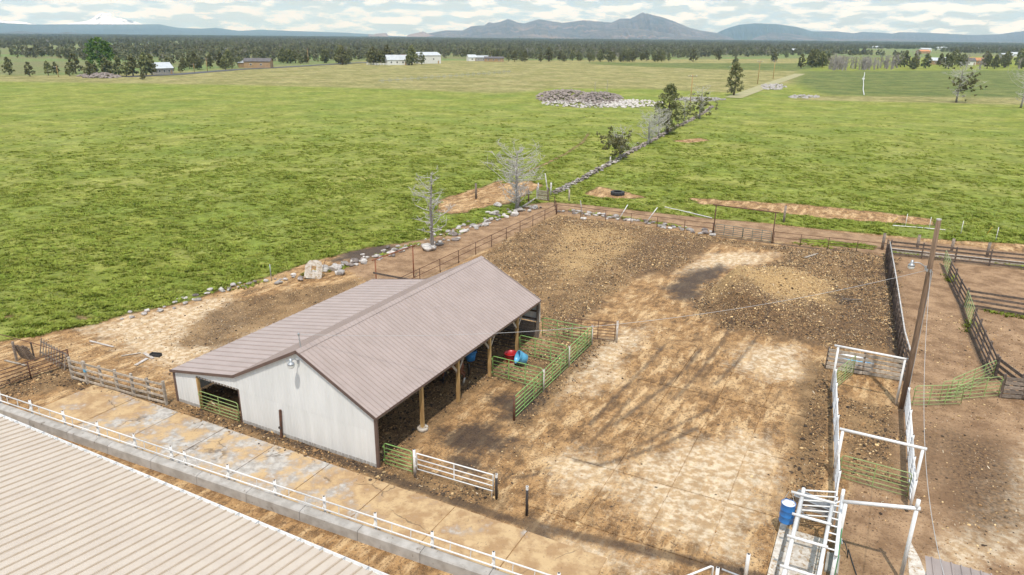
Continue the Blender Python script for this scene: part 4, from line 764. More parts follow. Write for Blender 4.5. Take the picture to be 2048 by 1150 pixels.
def trunk_mb(h, r, seed, limbs=8, w=2.0):
    rs = np.random.default_rng(seed+99); k = MB(); pts = [(0,0,-.1)]+[(rs.normal()*.03*h*s, rs.normal()*.03*h*s, h*s) for s in (.2,.45,.7,.9)]
    k.path(pts, [r*1.25, r, r*.7, r*.4, r*.12], 8)
    for i in range(limbs):
        s = rs.uniform(.12,.75); th = rs.uniform(0,6.28); L = w*.42*(1-s*.6); k.path([(0,0,h*s),(L*.5*math.cos(th),L*.5*math.sin(th),h*s+L*.22),(L*math.cos(th),L*math.sin(th),h*s+L*.55)], [r*.35,r*.22,r*.06], 5)
    return k
def juniper(name, label, loc, h, w, n, per, leaf, seed, m='juniper_leaf', group=None, cat='tree', base=.12, sharp=.75, rz=0):
    o = thing(name, label, cat, loc, rz, group); cl, rs = juniper_clumps(h, w, n, seed, base, sharp); trunk_mb(h*.9, h*.028, seed, 9, w).build('trunk', MATS['bark'], o, True); leaf_crown(MB(), cl, rs, leaf, per).build('crown', MATS[m], o); return o
def bare_branches(h, w, seed, limbs=34, subs=5, r0=.11, base=.12, droop=.15, fork=False):
    rs = np.random.default_rng(seed); k = MB(); top = (rs.normal()*.02*h, rs.normal()*.02*h, h)
    tr = [(0,0,-.1)]+[(rs.normal()*.012*h, rs.normal()*.012*h, h*s) for s in (.15,.35,.55,.75,.9)]+[top]; k.path(tr, [r0*1.4, r0, r0*.85, r0*.66, r0*.45, r0*.25, r0*.08], 8)
    kb = MB()
    for i in range(limbs):
        s = base+(.97-base)*(i+rs.random())/limbs; th = rs.uniform(0, 6.283); L = w*.5*max(.12, math.sin(math.pi*min(.98, (1-s)*.86+.08))**.8)*rs.uniform(.35,1.2); d = Vector((math.cos(th), math.sin(th), 0)); p = Vector((0,0,h*s)); rr = r0*.40*(1-s*.5)
        up_ = rs.uniform(.0,1.25); q = [p, p+d*L*.35+Vector((0,0,L*(.12*up_))), p+d*L*.7+Vector((rs.normal()*.06*L, rs.normal()*.06*L, L*.35*up_)), p+d*L+Vector((rs.normal()*.1*L, rs.normal()*.1*L, L*(.8*up_)))]
        kb.path(q, [rr, rr*.75, rr*.5, rr*.14], 5)
        for _ in range(subs):
            u_ = rs.uniform(.25,.95); b0 = q[1].lerp(q[3], u_) if u_ > .4 else q[0].lerp(q[2], u_*1.2); e = Vector((rs.normal(), rs.normal(), rs.uniform(.0,1.0))).normalized()*L*rs.uniform(.16,.42); kb.path([b0, b0+e*.55+Vector((0,0,.04*L)), b0+e], [rr*.42, rr*.28, rr*.08], 4)
            if subs > 3: e2 = Vector((rs.normal(), rs.normal(), rs.uniform(-.2,.8))).normalized()*e.length*.55; kb.path([b0+e*.55, b0+e*.55+e2], [rr*.22, rr*.06], 3)
    return k, kb
def bare_tree(name, label, loc, h, w, seed, limbs=34, subs=5, r0=.11, m='bare_wood', base=.12, leaves=None, group=None, rz=0):
    o = thing(name, label, 'tree', loc, rz, group); k, kb = bare_branches(h, w, seed, limbs, subs, r0, base); k.build('trunk', MATS['grey_twig' if m == 'bare_wood' else m], o, True); kb.build('branches', MATS[m], o)
    if leaves:
        rs = np.random.default_rng(seed+5); n, off, zz, sp, leaf = leaves; cl = [(off[0]+rs.normal()*sp, off[1]+rs.normal()*sp, h*zz+rs.normal()*sp*.9, .42) for _ in range(n)]; leaf_crown(MB(), [c_ for c_ in cl if c_[2] > .6], rs, leaf, 14).build('crown', MATS['juniper_leaf'], o)
    return o
bare_tree('dead_tree', 'grey leafless tree with a dark trunk standing left of the pipe fence', (-18.65,32.9,0), 7.8, 5.0, 21, 44, 6, .17, base=.20)
bare_tree('dead_tree', 'larger silvery leafless tree beside the bare dirt patch', (-19.5,52.6,0), 7.4, 7.2, 34, 70, 8, .20, base=.08)
RV = Vector(CR[:2]).to_3d().normalized()
juniper('juniper_tree', 'tall olive juniper standing in the stone wall row', G(1334,268), 10.4, 6.8, 130, 30, .36, 5, base=.10, sharp=.85)
bare_tree('half_dead_juniper', 'half dead juniper with a grey bare side nearest the dirt patch', G(1241,320), 5.6, 5.4, 8, 30, 6, .17, base=.22, leaves=(110, (-RV.x*.7, -RV.y*.7), .5, 1.15, .3))
bare_tree('silver_snag', 'silver leafless bush tree leaning in the stone wall row', G(1296,289), 5.6, 7.5, 12, 46, 8, .19, base=.12)
bare_tree('silver_snag', 'small silver snag tight against the tall juniper', G(1316,277), 6.4, 5.6, 15, 38, 7, .17, base=.15)
bare_tree('silver_snag', 'pale leafless tree right behind the tall juniper', G(1366,252), 7.0, 6.5, 18, 30, 5, .14, base=.15, leaves=(50, (0,0), .5, 1.3, .32))
bare_tree('half_dead_juniper', 'twisted half dead juniper at the far end of the wall row', G(1399,238), 8.2, 7.0, 23, 34, 6, .2, base=.12, leaves=(80, (0,.5), .42, 1.7, .36))
juniper('juniper_tree', 'dark juniper with several trunks beside the field track', G(1467,191), 11.5, 6.4, 150, 18, .42, 9, base=.10, sharp=.7)
bare_tree('half_dead_juniper', 'lone juniper half grey half green in the right pasture', G(1912,205), 12.5, 12.5, 29, 36, 6, .28, base=.12, leaves=(110, (RV.x*2.6, RV.y*2.6), .5, 2.2, .5))
bare_tree('silver_snag', 'bare silver tree cut by the right edge of the photograph', G(2041,216), 11.5, 10, 31, 34, 6, .25, base=.12)
for i, (x_, y_, h_) in enumerate(((1190,182,4.0),(1214,185,4.8))): bare_tree('snag', ('thin bare snag behind the rock pile, left one', 'thin bare snag behind the rock pile, right one')[i], G(x_,y_), h_, 2.2, 40+i, 14, 3, .09)

# ------------------------------------------------------------------ rocks
def rock_mesh(seed, m='rock'):
    import bmesh
    bm = bmesh.new(); bmesh.ops.create_icosphere(bm, subdivisions=2, radius=.5); rs = np.random.default_rng(seed); pl = [(Vector((rs.normal(), rs.normal(), rs.normal())).normalized(), rs.uniform(.24,.44)) for _ in range(9)]
    for v in bm.verts:
        for n_, d_ in pl:
            e = v.co.dot(n_)-d_
            if e > 0: v.co -= n_*e*.9
        v.co.z *= .72; v.co *= 1+rs.normal()*.025
    me_ = bpy.data.meshes.new('rock'); bm.to_mesh(me_); bm.free(); me_.materials.append(MATS[m]); return me_
ROCKS = [rock_mesh(i) for i in range(7)]; ROCKB = [rock_mesh(20+i, 'rock_brown') for i in range(5)]
def rock(x_, y_, s, label, group, ms=ROCKS, flat=1.0):
    o = link('rock', random.choice(ms), None, (x_, y_, hz(x_, y_)+s*.16*flat), random.uniform(0,6.28), (s*random.uniform(.8,1.4), s*random.uniform(.7,1.1), s*random.uniform(.7,1.0)*flat)); tag(o, label, 'rock', group); return o
def along(pts, s):
    P_ = [G(*p) for p in pts]; L = [(b-a).length for a, b in zip(P_[:-1], P_[1:])]; t_ = s*sum(L)
    for a, b, l in zip(P_[:-1], P_[1:], L):
        if t_ <= l: return a.lerp(b, t_/l)
        t_ -= l
    return P_[-1]
EDGE1 = ((252,634),(330,616),(400,590),(455,577),(540,562)); EDGE2 = ((560,560),(600,552),(650,545),(700,534),(745,513),(800,500)); EDGE3 = ((800,500),(850,492),(885,478),(930,462),(965,448),(1000,430)); EDGE4 = ((1000,430),(1040,422),(1080,416)); EDGE5 = ((1125,424),(1180,431),(1260,440),(1340,456),(1425,467))
for pts, n, smin, smax, spread, lb, gp in ((EDGE1,40,.25,.7,.9,'grey rock in the low stone line near the left pasture edge','rocks in the left stone line'), (EDGE2,62,.3,.95,1.0,'pale rock in the stone heap by the broken concrete block','rocks by the concrete block'), (EDGE3,60,.3,1.05,1.3,'rock among those under the dark trunked dead tree','rocks under the dead tree'), (EDGE4,34,.3,1.1,1.2,'rock heaped around the silvery dead tree','rocks by the silvery dead tree'), (EDGE5,84,.3,.95,.9,'rock lying along the far rusty pipe fence','rocks along the far fence')):
    for i in range(n):
        p = along(pts, (i+random.random())/n); rock(p.x+random.gauss(0, spread*.6), p.y+random.gauss(0, spread*.6), random.triangular(smin, smax, smin), lb, gp, ROCKS if random.random() < .72 else ROCKB)
for (x_, y_, s, lb) in ((995,413,1.3,'big white boulder in the grass by the dirt patch'), (855,499,1.7,'big flat grey boulder at the foot of the dark trunked tree'), (667,540,1.2,'large white boulder right of the broken concrete block'), (682,549,.9,'smaller white boulder touching the large white one'), (1168,441,.9,'white squared block under the far pipe fence'), (1027,432,1.0,'pale boulder below the silvery dead tree')): p = G(x_, y_); rock(p.x, p.y, s, lb, None)
p = G(626,557); o = thing('concrete_block', 'tilted broken concrete slab with a square hole', 'concrete block', (p.x, p.y, 0), R_(20)); o.rotation_euler = (R_(-20), R_(6), R_(38))
k = MB(); out = [(-.75,0),(.7,0),(.78,.9),(.62,1.5),(.2,1.62),(-.35,1.56),(-.7,1.1)]; inn = [(-.18,.58),(.24,.58),(.24,1.10),(-.18,1.10)]
fr = [(x_, -.16, z_) for x_, z_ in out]+[(x_, -.16, z_) for x_, z_ in inn]; bk = [(x_, .16, z_) for x_, _, z_ in fr]; n = 11
k.add(fr+bk, [(0,1,8,7),(1,2,3,9,8),(3,4,5,10,9),(5,6,0,7,10)]+[tuple(n+i for i in f[::-1]) for f in ((0,1,8,7),(1,2,3,9,8),(3,4,5,10,9),(5,6,0,7,10))]+[(i, (i+1) % 7+0, n+(i+1) % 7, n+i)[::-1] for i in range(7)]+[(7+i, 7+(i+1) % 4, n+7+(i+1) % 4, n+7+i) for i in range(4)]); k.build('slab', MATS['concrete_pale'], o); MB().tube((.6,-.05,.2), (.95,.3,1.7), .02).build('rebar', MATS['rust'], o)
post('thin_steel_post', 'thin grey steel post left of the broken concrete block', *G(543,562)[:2], 1.5, .035, 'galv')
# dry stone wall running out between the pastures
W0 = [G(*p) for p in ((1112,389),(1150,368),(1190,346),(1228,326),(1262,305),(1300,285),(1340,263),(1400,232),(1425,214))]
wall = thing('stone_wall', 'low dry stone wall running away between the two pastures', 'wall', W0[0]); far_k = MB(); cnt = 0
segL = [(b-a).length for a, b in zip(W0[:-1], W0[1:])]; tot = sum(segL)
for i in range(980):
    t_ = (i/980)**1.15*tot; p = None
    for a, b, l in zip(W0[:-1], W0[1:], segL):
        if t_ <= l: p = a.lerp(b, t_/l); break
        t_ -= l
    if p is None: p = W0[-1]
    s = random.uniform(.28,.62); zz = random.choice((.10,.12,.32,.34,.52)); q = p+Vector((random.gauss(0,.24)*(1-zz), random.gauss(0,.24)*(1-zz), 0)); m_ = random.choice(ROCKB+ROCKS[:2])
    if i < 300: link('stone', m_, wall, (q.x-W0[0].x, q.y-W0[0].y, zz), random.uniform(0,6.28), (s*1.2, s, s*.9))
    else:
        mt = Matrix.Translation((q.x-W0[0].x, q.y-W0[0].y, zz)) @ Matrix.Rotation(random.uniform(0,6.28), 4, 'Z') @ Matrix.Scale(s*1.15, 4); far_k.add([mt @ v.co for v in m_.vertices], [tuple(pp.vertices) for pp in m_.polygons])
tag(far_k.build('far_stones', MATS['rock_brown'], wall), kind='stuff')
def pile(name, label, x0, x1, y0, y1, n, hh, smin, smax, m='rock_brown'):
    k = MB(); A_ = G((x0+x1)/2, (y0+y1)/2)
    for i in range(n):
        u_, v_ = random.uniform(-1,1), random.uniform(-1,1)
        if u_*u_+v_*v_ > 1: continue
        q = G((x0+x1)/2+u_*(x1-x0)/2, (y0+y1)/2+v_*(y1-y0)/2); z_ = hh*(1-u_*u_-v_*v_)**.8*random.uniform(.3,1); s = random.uniform(smin, smax); me_ = random.choice(ROCKB); mt = Matrix.Translation((q.x-A_.x, q.y-A_.y, z_)) @ Matrix.Rotation(random.uniform(0,6.28), 4, 'Z') @ Matrix.Scale(s, 4); k.add([mt @ v.co for v in me_.vertices], [tuple(pp.vertices) for pp in me_.polygons])
    o = thing(name, label, 'rock pile', A_); tag(k.build('stones', MATS[m], o), kind='stuff'); return o
pile('rock_pile', 'large heap of brown and grey rocks in the far pasture', 1072, 1186, 182, 208, 900, 2.2, .35, 1.4, 'rock_brown'); pile('rock_pile', 'second brown rock heap joined to the right of the large one', 1150, 1246, 186, 212, 700, 1.8, .35, 1.5, 'rock_brown'); pile('rock_pile', 'paler stones strewn along the front of the large rock heap', 1085, 1265, 199, 216, 380, .8, .35, 1.4, 'rock'); pile('rock_pile', 'scatter of pale rocks right of the large heap', 1190, 1330, 200, 216, 260, .6, .5, 1.5, 'rock'); pile('rock_pile', 'pale rubble strip behind the juniper row', 1340, 1450, 196, 203, 220, .5, .5, 1.4, 'rock')
pile('rock_pile', 'long brown rock heap at the left far field edge', 155, 242, 150.5, 157, 300, 1.6, .8, 2.2); pile('rock_pile', 'pale rocks on the bank beside the field track', 1520, 1572, 168, 180, 140, .5, .6, 1.8, 'rock'); pile('rock_pile', 'pale rocks at the near edge of the dark field', 1575, 1640, 191, 197, 90, .4, .6, 1.6, 'rock')
# tyre trough, plank gate and leaning posts
p = G(1235,390); ty = thing('tractor_tyre', 'big black tractor tyre lying flat in the grass', 'tyre', (p.x, p.y, .02)); MB().lathe([(.55,.05),(.62,.0),(.82,.0),(.90,.08),(.92,.25),(.90,.42),(.82,.50),(.62,.50),(.55,.45),(.60,.40),(.78,.35),(.78,.15),(.60,.10),(.55,.05)], 36).build('casing', MATS['rubber'], ty, True)
for i in range(26): MB().box((.915*math.cos(i*.2417), .915*math.sin(i*.2417), .25), (.05,.07,.42), rz=i*.2417, rx=.35 if i % 2 else -.35).build('tread_lug', MATS['rubber'], ty)
pg = thing('plank_gate', 'small grey plank gate between posts at the wall end', 'gate', (-19.6,58.7,0), R_(3))
for i in range(5): MB().box((.72, 0, .22+.25*i), (1.35, .07, .17), ry=random.uniform(-.03,.03)).build('plank', MATS['wood_pale'], pg)
for x_, h_ in ((-.05,1.7),(1.5,1.75)): MB().tube((x_,.08,-.05), (x_,.08,h_), .10, .09, 9).build('post', MATS['bare_wood' if x_ < 1 else 'wood_dark'], pg)
for lb, px_, py_, h_, r_, ln, m_ in (('tall silver pole leaning beside the small plank gate', 1098,402,3.5,.08,(-.65,0),'bare_wood'), ('grey post behind the small plank gate', 1076,395,1.9,.09,(0,0),'bare_wood'), ('pale grey post right of the small plank gate', 1101,392,1.7,.12,(.05,0),'bare_wood'), ('dark fence post by the silvery dead tree', 1057,405,1.6,.10,(0,0),'wood_grey'), ('grey fence post standing in the grass past the corner', 1138,402,1.5,.10,(0,0),'wood_pale'), ('brown post standing alone on the bare dirt patch', 952,398,2.0,.14,(0,0),'wood_grey'),
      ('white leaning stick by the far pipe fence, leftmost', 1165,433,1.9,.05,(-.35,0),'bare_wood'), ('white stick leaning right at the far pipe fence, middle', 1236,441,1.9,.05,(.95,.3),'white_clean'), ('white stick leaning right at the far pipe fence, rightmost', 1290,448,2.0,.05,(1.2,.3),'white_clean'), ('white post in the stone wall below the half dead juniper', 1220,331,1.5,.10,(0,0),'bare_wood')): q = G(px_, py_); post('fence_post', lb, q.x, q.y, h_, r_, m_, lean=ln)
o = thing('dead_log', 'split grey log leaning against the silvery dead tree', 'log', G(1046,416)); MB().path([(0,0,.15),(.7,.2,.7),(1.5,.3,1.35)], [.14,.12,.06], 8).build('log_stem', MATS['bare_wood'], o, True); MB().path([(.1,.1,.12),(.9,-.2,.35),(1.8,-.3,.5)], [.1,.08,.04], 7).build('log_branch', MATS['bare_wood'], o, True)
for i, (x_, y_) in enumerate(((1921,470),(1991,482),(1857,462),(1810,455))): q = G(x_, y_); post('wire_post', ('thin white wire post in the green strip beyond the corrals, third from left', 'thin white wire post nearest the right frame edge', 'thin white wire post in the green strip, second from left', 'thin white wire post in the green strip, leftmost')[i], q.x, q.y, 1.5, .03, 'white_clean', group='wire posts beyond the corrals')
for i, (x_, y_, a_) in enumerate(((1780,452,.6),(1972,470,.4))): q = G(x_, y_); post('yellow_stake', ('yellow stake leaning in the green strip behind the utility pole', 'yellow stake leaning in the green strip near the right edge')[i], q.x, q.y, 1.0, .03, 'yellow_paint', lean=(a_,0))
for lb, p0, p1 in (('white pipe lying in the grass beyond the high gateway', (1330,416),(1424,438)), ('white pipe lying in the green strip behind the utility pole', (1785,453),(1890,462))): a = G(*p0); d = G(*p1)-a; o = thing('loose_pipe', lb, 'pipe', a); MB().path([(0,0,.12), d*.5+Vector((0,0,.14)), d+Vector((0,0,.12))], .06, 8).build('pipe_length', MATS['white_clean'], o); MB().tube(d*.5+Vector((-.02,0,.14)), d*.5+Vector((.25,.05,.14)), .08).build('coupling', MATS['galv'], o)

# ------------------------------------------------------------------ grass and clods
def tuft(seed, nb=12, h=.12, w=.40):
    rs = np.random.default_rng(seed); k = MB()
    for i in range(nb):
        th = rs.uniform(0,6.28); r = w*.5*rs.random(); p = Vector((r*math.cos(th), r*math.sin(th), 0)); d = Vector((math.cos(th+rs.normal()*.5), math.sin(th+rs.normal()*.5), 0)); s = h*rs.uniform(.5,1.15); b_ = Vector((-d.y, d.x, 0))*.026*rs.uniform(.8,1.6)
        k.add([p-b_, p+b_, p+d*s*.45+Vector((0,0,s*.75))+b_*.6, p+d*s*.9+Vector((0,0,s))], [(0,1,2),(0,2,3)])
    return k.mesh('tuft', MATS['grass_blade'])
def in_frame(x_, y_, m_=60):
    v = np.stack([x_-CAM.x, y_-CAM.y, np.full(len(x_), -CAM.z)], 1); f_ = v @ np.array(CF); u_ = 1024+FPX*(v @ np.array(CR))/f_; w_ = 575-FPX*(v @ np.array(CU))/f_; return (f_ > 0) & (u_ > -m_) & (u_ < 2048+m_) & (w_ > -m_) & (w_ < 1150+m_)
N_ = 420000; u_ = rng.random(N_); yy = 34+(u_**1.5)*120; th = rng.uniform(-.72,.72, N_); rr = 40+(rng.random(N_)**1.25)*190
gxx = CAM.x+rr*np.sin(th-HEAD); gyy = CAM.y+rr*np.cos(th-HEAD); keep = in_frame(gxx, gyy); gxx, gyy = gxx[keep], gyy[keep]
gdd = -sdist(gxx, gyy, DIRT)
for p in PATCH: gdd = np.minimum(gdd, -sdist(gxx, gyy, p))
for p, w in TRACK: gdd = np.minimum(gdd, -ldist(gxx, gyy, p, w+.1))
for p in GREEN: gdd = np.maximum(gdd, sdist(gxx, gyy, p))
den = .5*fbm(gxx*.35, gyy*.35, 4)+.5*fbm(gxx*1.1+7, gyy*1.1, 3); keep = (gdd+(fbm(gxx*.9, gyy*.9, 3)-.55)*1.6 > .0) & (den+rng.random(len(gxx))*.35 > .67+.4*np.clip((np.hypot(gxx-CAM.x, gyy-CAM.y)-95)/140, 0, 1)); gxx, gyy, den = gxx[keep], gyy[keep], den[keep]; n = len(gxx)
wl_ = [np.array([[26.2,52],[26.95,40],[27.15,34],[27.65,26.6]]), np.array([[21.6,54.2],[40,55.6]]), np.array([[27.2,39.7],[40,39.2]]), px((255,632),(400,590),(560,558),(700,532),(800,498),(930,460)), px((1125,422),(1260,438),(1425,465)), np.array([[10.8,53],[21,53.6]])]
ex_ = [w_[i]+(w_[i+1]-w_[i])*rng.random((int(np.hypot(*(w_[i+1]-w_[i]))*7), 1)) for w_ in wl_ for i in range(len(w_)-1)]; ex_ = np.vstack(ex_); ex_ = ex_[fbm(ex_[:,0]*.5, ex_[:,1]*.5, 3) > .52]; ex_ = ex_+rng.normal(0,.28,ex_.shape); gxx = np.concatenate([gxx, ex_[:,0]]); gyy = np.concatenate([gyy, ex_[:,1]]); den = np.concatenate([den, np.full(len(ex_), .75)]); n = len(gxx)
print('grass tufts', n); sc_ = rng.uniform(.6,1.25, n)*(.7+.8*np.clip((den-.35)/.4, 0, 1.3))
scatter('pasture_grass', np.stack([gxx, gyy, height(gxx, gyy)-.01], 1), np.stack([np.zeros(n), np.zeros(n), rng.uniform(0,6.28,n)], 1), np.stack([sc_*1.3, sc_*1.3, sc_], 1), rng.integers(0,5,n), [tuft(i) for i in range(5)], 'short green pasture grass around the dirt yards', 'grass')
def clod(seed, m):
    import bmesh
    bm = bmesh.new(); bmesh.ops.create_icosphere(bm, subdivisions=1, radius=.5); rs = np.random.default_rng(seed)
    for v in bm.verts: v.co *= 1+rs.normal()*.16; v.co.z *= .6
    me_ = bpy.data.meshes.new('clod'); bm.to_mesh(me_); bm.free(); me_.materials.append(m); return me_
def chip(seed, m):
    rs = np.random.default_rng(seed); k = MB(); k.box((0,0,0), (1.0, .22, .06), rx=rs.normal()*.3, ry=rs.normal()*.25); return k.mesh('chip', m)
mat('clod_dark', (.040,.027,.018), (.075,.050,.031), 5, .95, rand=.5); mat('clod_brown', (.24,.14,.062), (.34,.205,.095), 5, .95, rand=.4); mat('clod_tan', (.52,.35,.165), (.64,.47,.25), 5, .95, rand=.3); mat('chip_pale', (.62,.53,.40), (.50,.40,.27), 5, .9, rand=.3)
def clods(name, label, polys, dens, smin, smax, wts, seed, jit=1.4):
    rs = np.random.default_rng(seed); xs_, ys_ = [], []
    for p in polys:
        lo = p.min(0)-1; hi = p.max(0)+1; n = int((hi-lo).prod()*dens); x_ = rs.uniform(lo[0],hi[0],n); y_ = rs.uniform(lo[1],hi[1],n); d_ = sdist(x_, y_, p)+(fbm(x_*.8,y_*.8,3)-.5)*jit*2; k_ = (d_ > 0) & in_frame(x_, y_) & (fbm(x_*.5+40,y_*.5,3)+rs.random(n)*.5 > .62); xs_.append(x_[k_]); ys_.append(y_[k_])
    x_ = np.concatenate(xs_); y_ = np.concatenate(ys_); n = len(x_); s = (smin+(smax-smin)*rs.random(n)**2.2)*np.where(rs.random(n) < .08, 2.0, 1.0); print(name, n)
    ms = [clod(1, MATS['clod_dark']), clod(2, MATS['clod_dark']), clod(3, MATS['clod_brown']), clod(4, MATS['clod_brown']), clod(5, MATS['clod_tan']), chip(6, MATS['chip_pale'])]
    scatter(name, np.stack([x_, y_, height(x_,y_)+s*.12], 1), np.stack([rs.normal(0,.25,n), rs.normal(0,.25,n), rs.uniform(0,6.28,n)], 1), np.stack([s, s*rs.uniform(.6,1,n), s*rs.uniform(.6,1,n)], 1), np.where((height(x_,y_) > .55) & (rs.random(n) < .75), rs.choice((3,4,4,5), n), rs.choice(6, n, p=np.array(wts)/sum(wts))), ms, label, 'manure')
clods('manure_bed', 'crumbly brown manure and straw spread behind the barn', [BED], 190, .035, .115, (3.2,3.2,4.5,4.5,4.0,4.5), 1)
clods('manure_heap', 'mounded manure and straw heap in the far yard', [PILE, man[9], man[10]], 190, .035, .12, (4,4,4,4,3.5,4.0), 2)
clods('barn_litter', 'dark trampled litter under and around the barn', [FLOOR, man[3], man[4], man[5], man[6], man[7]], 110, .035, .13, (4,4,4,4,1.6,.8), 3, .8)
clods('yard_chips', 'bark chips and crumbs strewn over the bare dirt yards', [man[8], np.array([[-30,1],[-14.5,.3],[-14.5,20],[-25,19]]), np.array([[4.6,.8],[18,.8],[18.5,22],[5,24]]), np.array([[23.3,-2],[45,-2],[45,38],[22.5,38]]), np.array([[19,5],[23,5],[23,40],[21,52]]), np.array([[1,12],[3.6,12],[3.6,18],[1,18]])], 22, .03, .11, (2,2,3,3,3,6), 4)
# ------------------------------------------------------------------ far country
mat('hill_sage', (.13,.11,.09), (.055,.06,.05), .006, .95, spot=(.22,.165,.13), sscale=.0025, slo=.52, shi=.66, rand=0); mat('hill_forest', (.045,.06,.05), (.07,.085,.07), .0012, .95, rand=0); mat('hill_rock', (.30,.225,.185), (.20,.155,.13), .004, .95, rand=0)
mat('hill_dark', (.085,.08,.07), (.055,.06,.05), .002, .95, rand=0); mat('asphalt', (.10,.10,.105), (.08,.08,.085), .5, .9, rand=0); mat('house_white', (.72,.72,.70), (.66,.66,.64), 1, .7); mat('house_grey', (.36,.345,.33), (.30,.285,.27), 1, .8); mat('house_tan', (.40,.27,.15), (.33,.22,.12), 1, .8); mat('house_red', (.30,.09,.06), (.25,.08,.06), 1, .8)
mat('roof_metal', (.55,.58,.60), (.48,.51,.53), .5, .4, .2); mat('roof_dark', (.14,.13,.13), (.11,.10,.10), .6, .8); mat('roof_orange', (.52,.24,.10), (.45,.2,.09), .6, .8); mat('pane', (.05,.06,.07), (.07,.08,.09), 2, .15)
def ridge(name, prof, D, depth, m, rough=.25, pw=1.0, seed=0, nrow=34, label=None):
    pr = np.array(prof, float); xs_ = np.linspace(pr[0,0], pr[-1,0], 420); ys_ = np.interp(xs_, pr[:,0], pr[:,1]); k = MB(); vs = []; nc = len(xs_); ws = D/FPX
    rows = np.linspace(-1, .6, nrow); base = [far(a, b_, D) for a, b_ in zip(xs_, ys_)]; dx = np.array([q.x-CAM.x for q in base]); dy = np.array([q.y-CAM.y for q in base]); zr = np.maximum([q.z for q in base], 1.0); ln = np.hypot(dx, dy); dx /= ln; dy /= ln
    for j, t_ in enumerate(rows):
        e = 1-abs(t_) if t_ < 0 else 1-t_/.6; f_ = fbm(xs_*.045+seed, np.full(nc, t_*2.2+seed), 4); f2 = np.abs(fbm(xs_*.11+seed*3+t_*1.5, np.full(nc, t_*.7), 4)-.5)*5.0-.3
        z = zr*np.clip(e**pw*(1-rough*(1-e)*(.4+f_+f2)), 0, 1) if e < .97 else zr+ws*rough*3.0*(fbm(xs_*.35+seed, np.full(nc, 7.3), 3)-.5)
        vs += list(zip(CAM.x+dx*(D+t_*depth), CAM.y+dy*(D+t_*depth), z-2*(1-e)))
    k.add(vs, [(j*nc+i, j*nc+i+1, (j+1)*nc+i+1, (j+1)*nc+i) for j in range(nrow-1) for i in range(nc-1)]); o = k.build(name, MATS[m], None, True); tag(o, kind='structure'); return o
BUTTE = [(790,80),(811,76),(858,66),(892,60),(926,60.5),(943,51),(969,50),(977,43),(986,45),(999,43),(1017,36),(1035,44),(1049,46),(1078,37),(1124,44.5),(1152,41),(1169,39),(1200,42),(1223,44),(1240,36),(1261,36),(1285,23),(1305,28),(1336,36),(1377,54),(1400,60),(1440,66),(1470,78)]
ridge('butte', BUTTE, 9000, 2600, 'hill_sage', .42, .85, 3)
ridge('rock_bluff', [(730,78),(735,74),(738,68),(746,70),(752,67.5),(772,66),(775,69),(778,76),(795,80)], 8200, 260, 'hill_rock', .2, .5, 5, 14)
ridge('rock_bluff', [(803,80),(812,74),(817,69),(835,65),(847,62.5),(852,65),(864,70),(900,76),(960,82)], 7600, 420, 'hill_rock', .3, .6, 6, 16)
ridge('foothill', [(985,84),(1010,72),(1040,62),(1080,55),(1110,60),(1160,66),(1210,58),(1260,55),(1300,60),(1350,68),(1400,74),(1440,82)], 7300, 1300, 'hill_sage', .5, .9, 8)
ridge('wooded_hill', [(1400,84),(1436,64),(1454,56),(1478,48.5),(1512,45.5),(1553,47),(1594,53),(1622,61),(1660,70),(1700,84)], 10500, 2200, 'hill_forest', .3, .8, 9)
ridge('far_hill', [(1480,88),(1560,66),(1622,62),(1673,62),(1707,66),(1727,63),(1785,66.5),(1799,63.5),(1861,65),(1946,69.5),(1997,68),(2048,61),(2120,52),(2250,60),(2400,80)], 11500, 2300, 'hill_dark', .35, .8, 11)
ridge('foothill', [(1490,90),(1510,74),(1540,64),(1580,66),(1620,74),(1700,78),(1800,79),(1900,82),(2048,84),(2200,92)], 8600, 1400, 'hill_sage', .5, .9, 13)
ridge('wooded_range', [(-200,44),(0,45),(68,48.5),(137,48),(232,48),(301,48),(318,48),(355,55),(403,57),(431,55),(478,61.5),(520,59),(547,60),(581,61.5),(632,63),(700,65.5),(750,69),(820,74)], 12600, 2600, 'hill_forest', .22, .75, 15)
ridge('low_hill', [(-100,72),(0,66),(41,61.5),(68,64.5),(113,66),(137,63.6),(185,70),(232,68),(253,72),(300,76)], 7600, 900, 'hill_dark', .35, .8, 17)
ridge('snow_mountain', [(110,54),(133,46.5),(171,41),(183,36),(195,27),(205,23),(212,25),(219,24),(232,34),(246,36),(260,39),(287,48),(310,56)], 16000, 1900, 'snow', .5, .8, 19)
ridge('snow_ridge', [(-150,38),(-60,36),(0,39),(20,41),(51,43),(75,48),(110,54)], 15800, 1800, 'snow', .5, .8, 23)
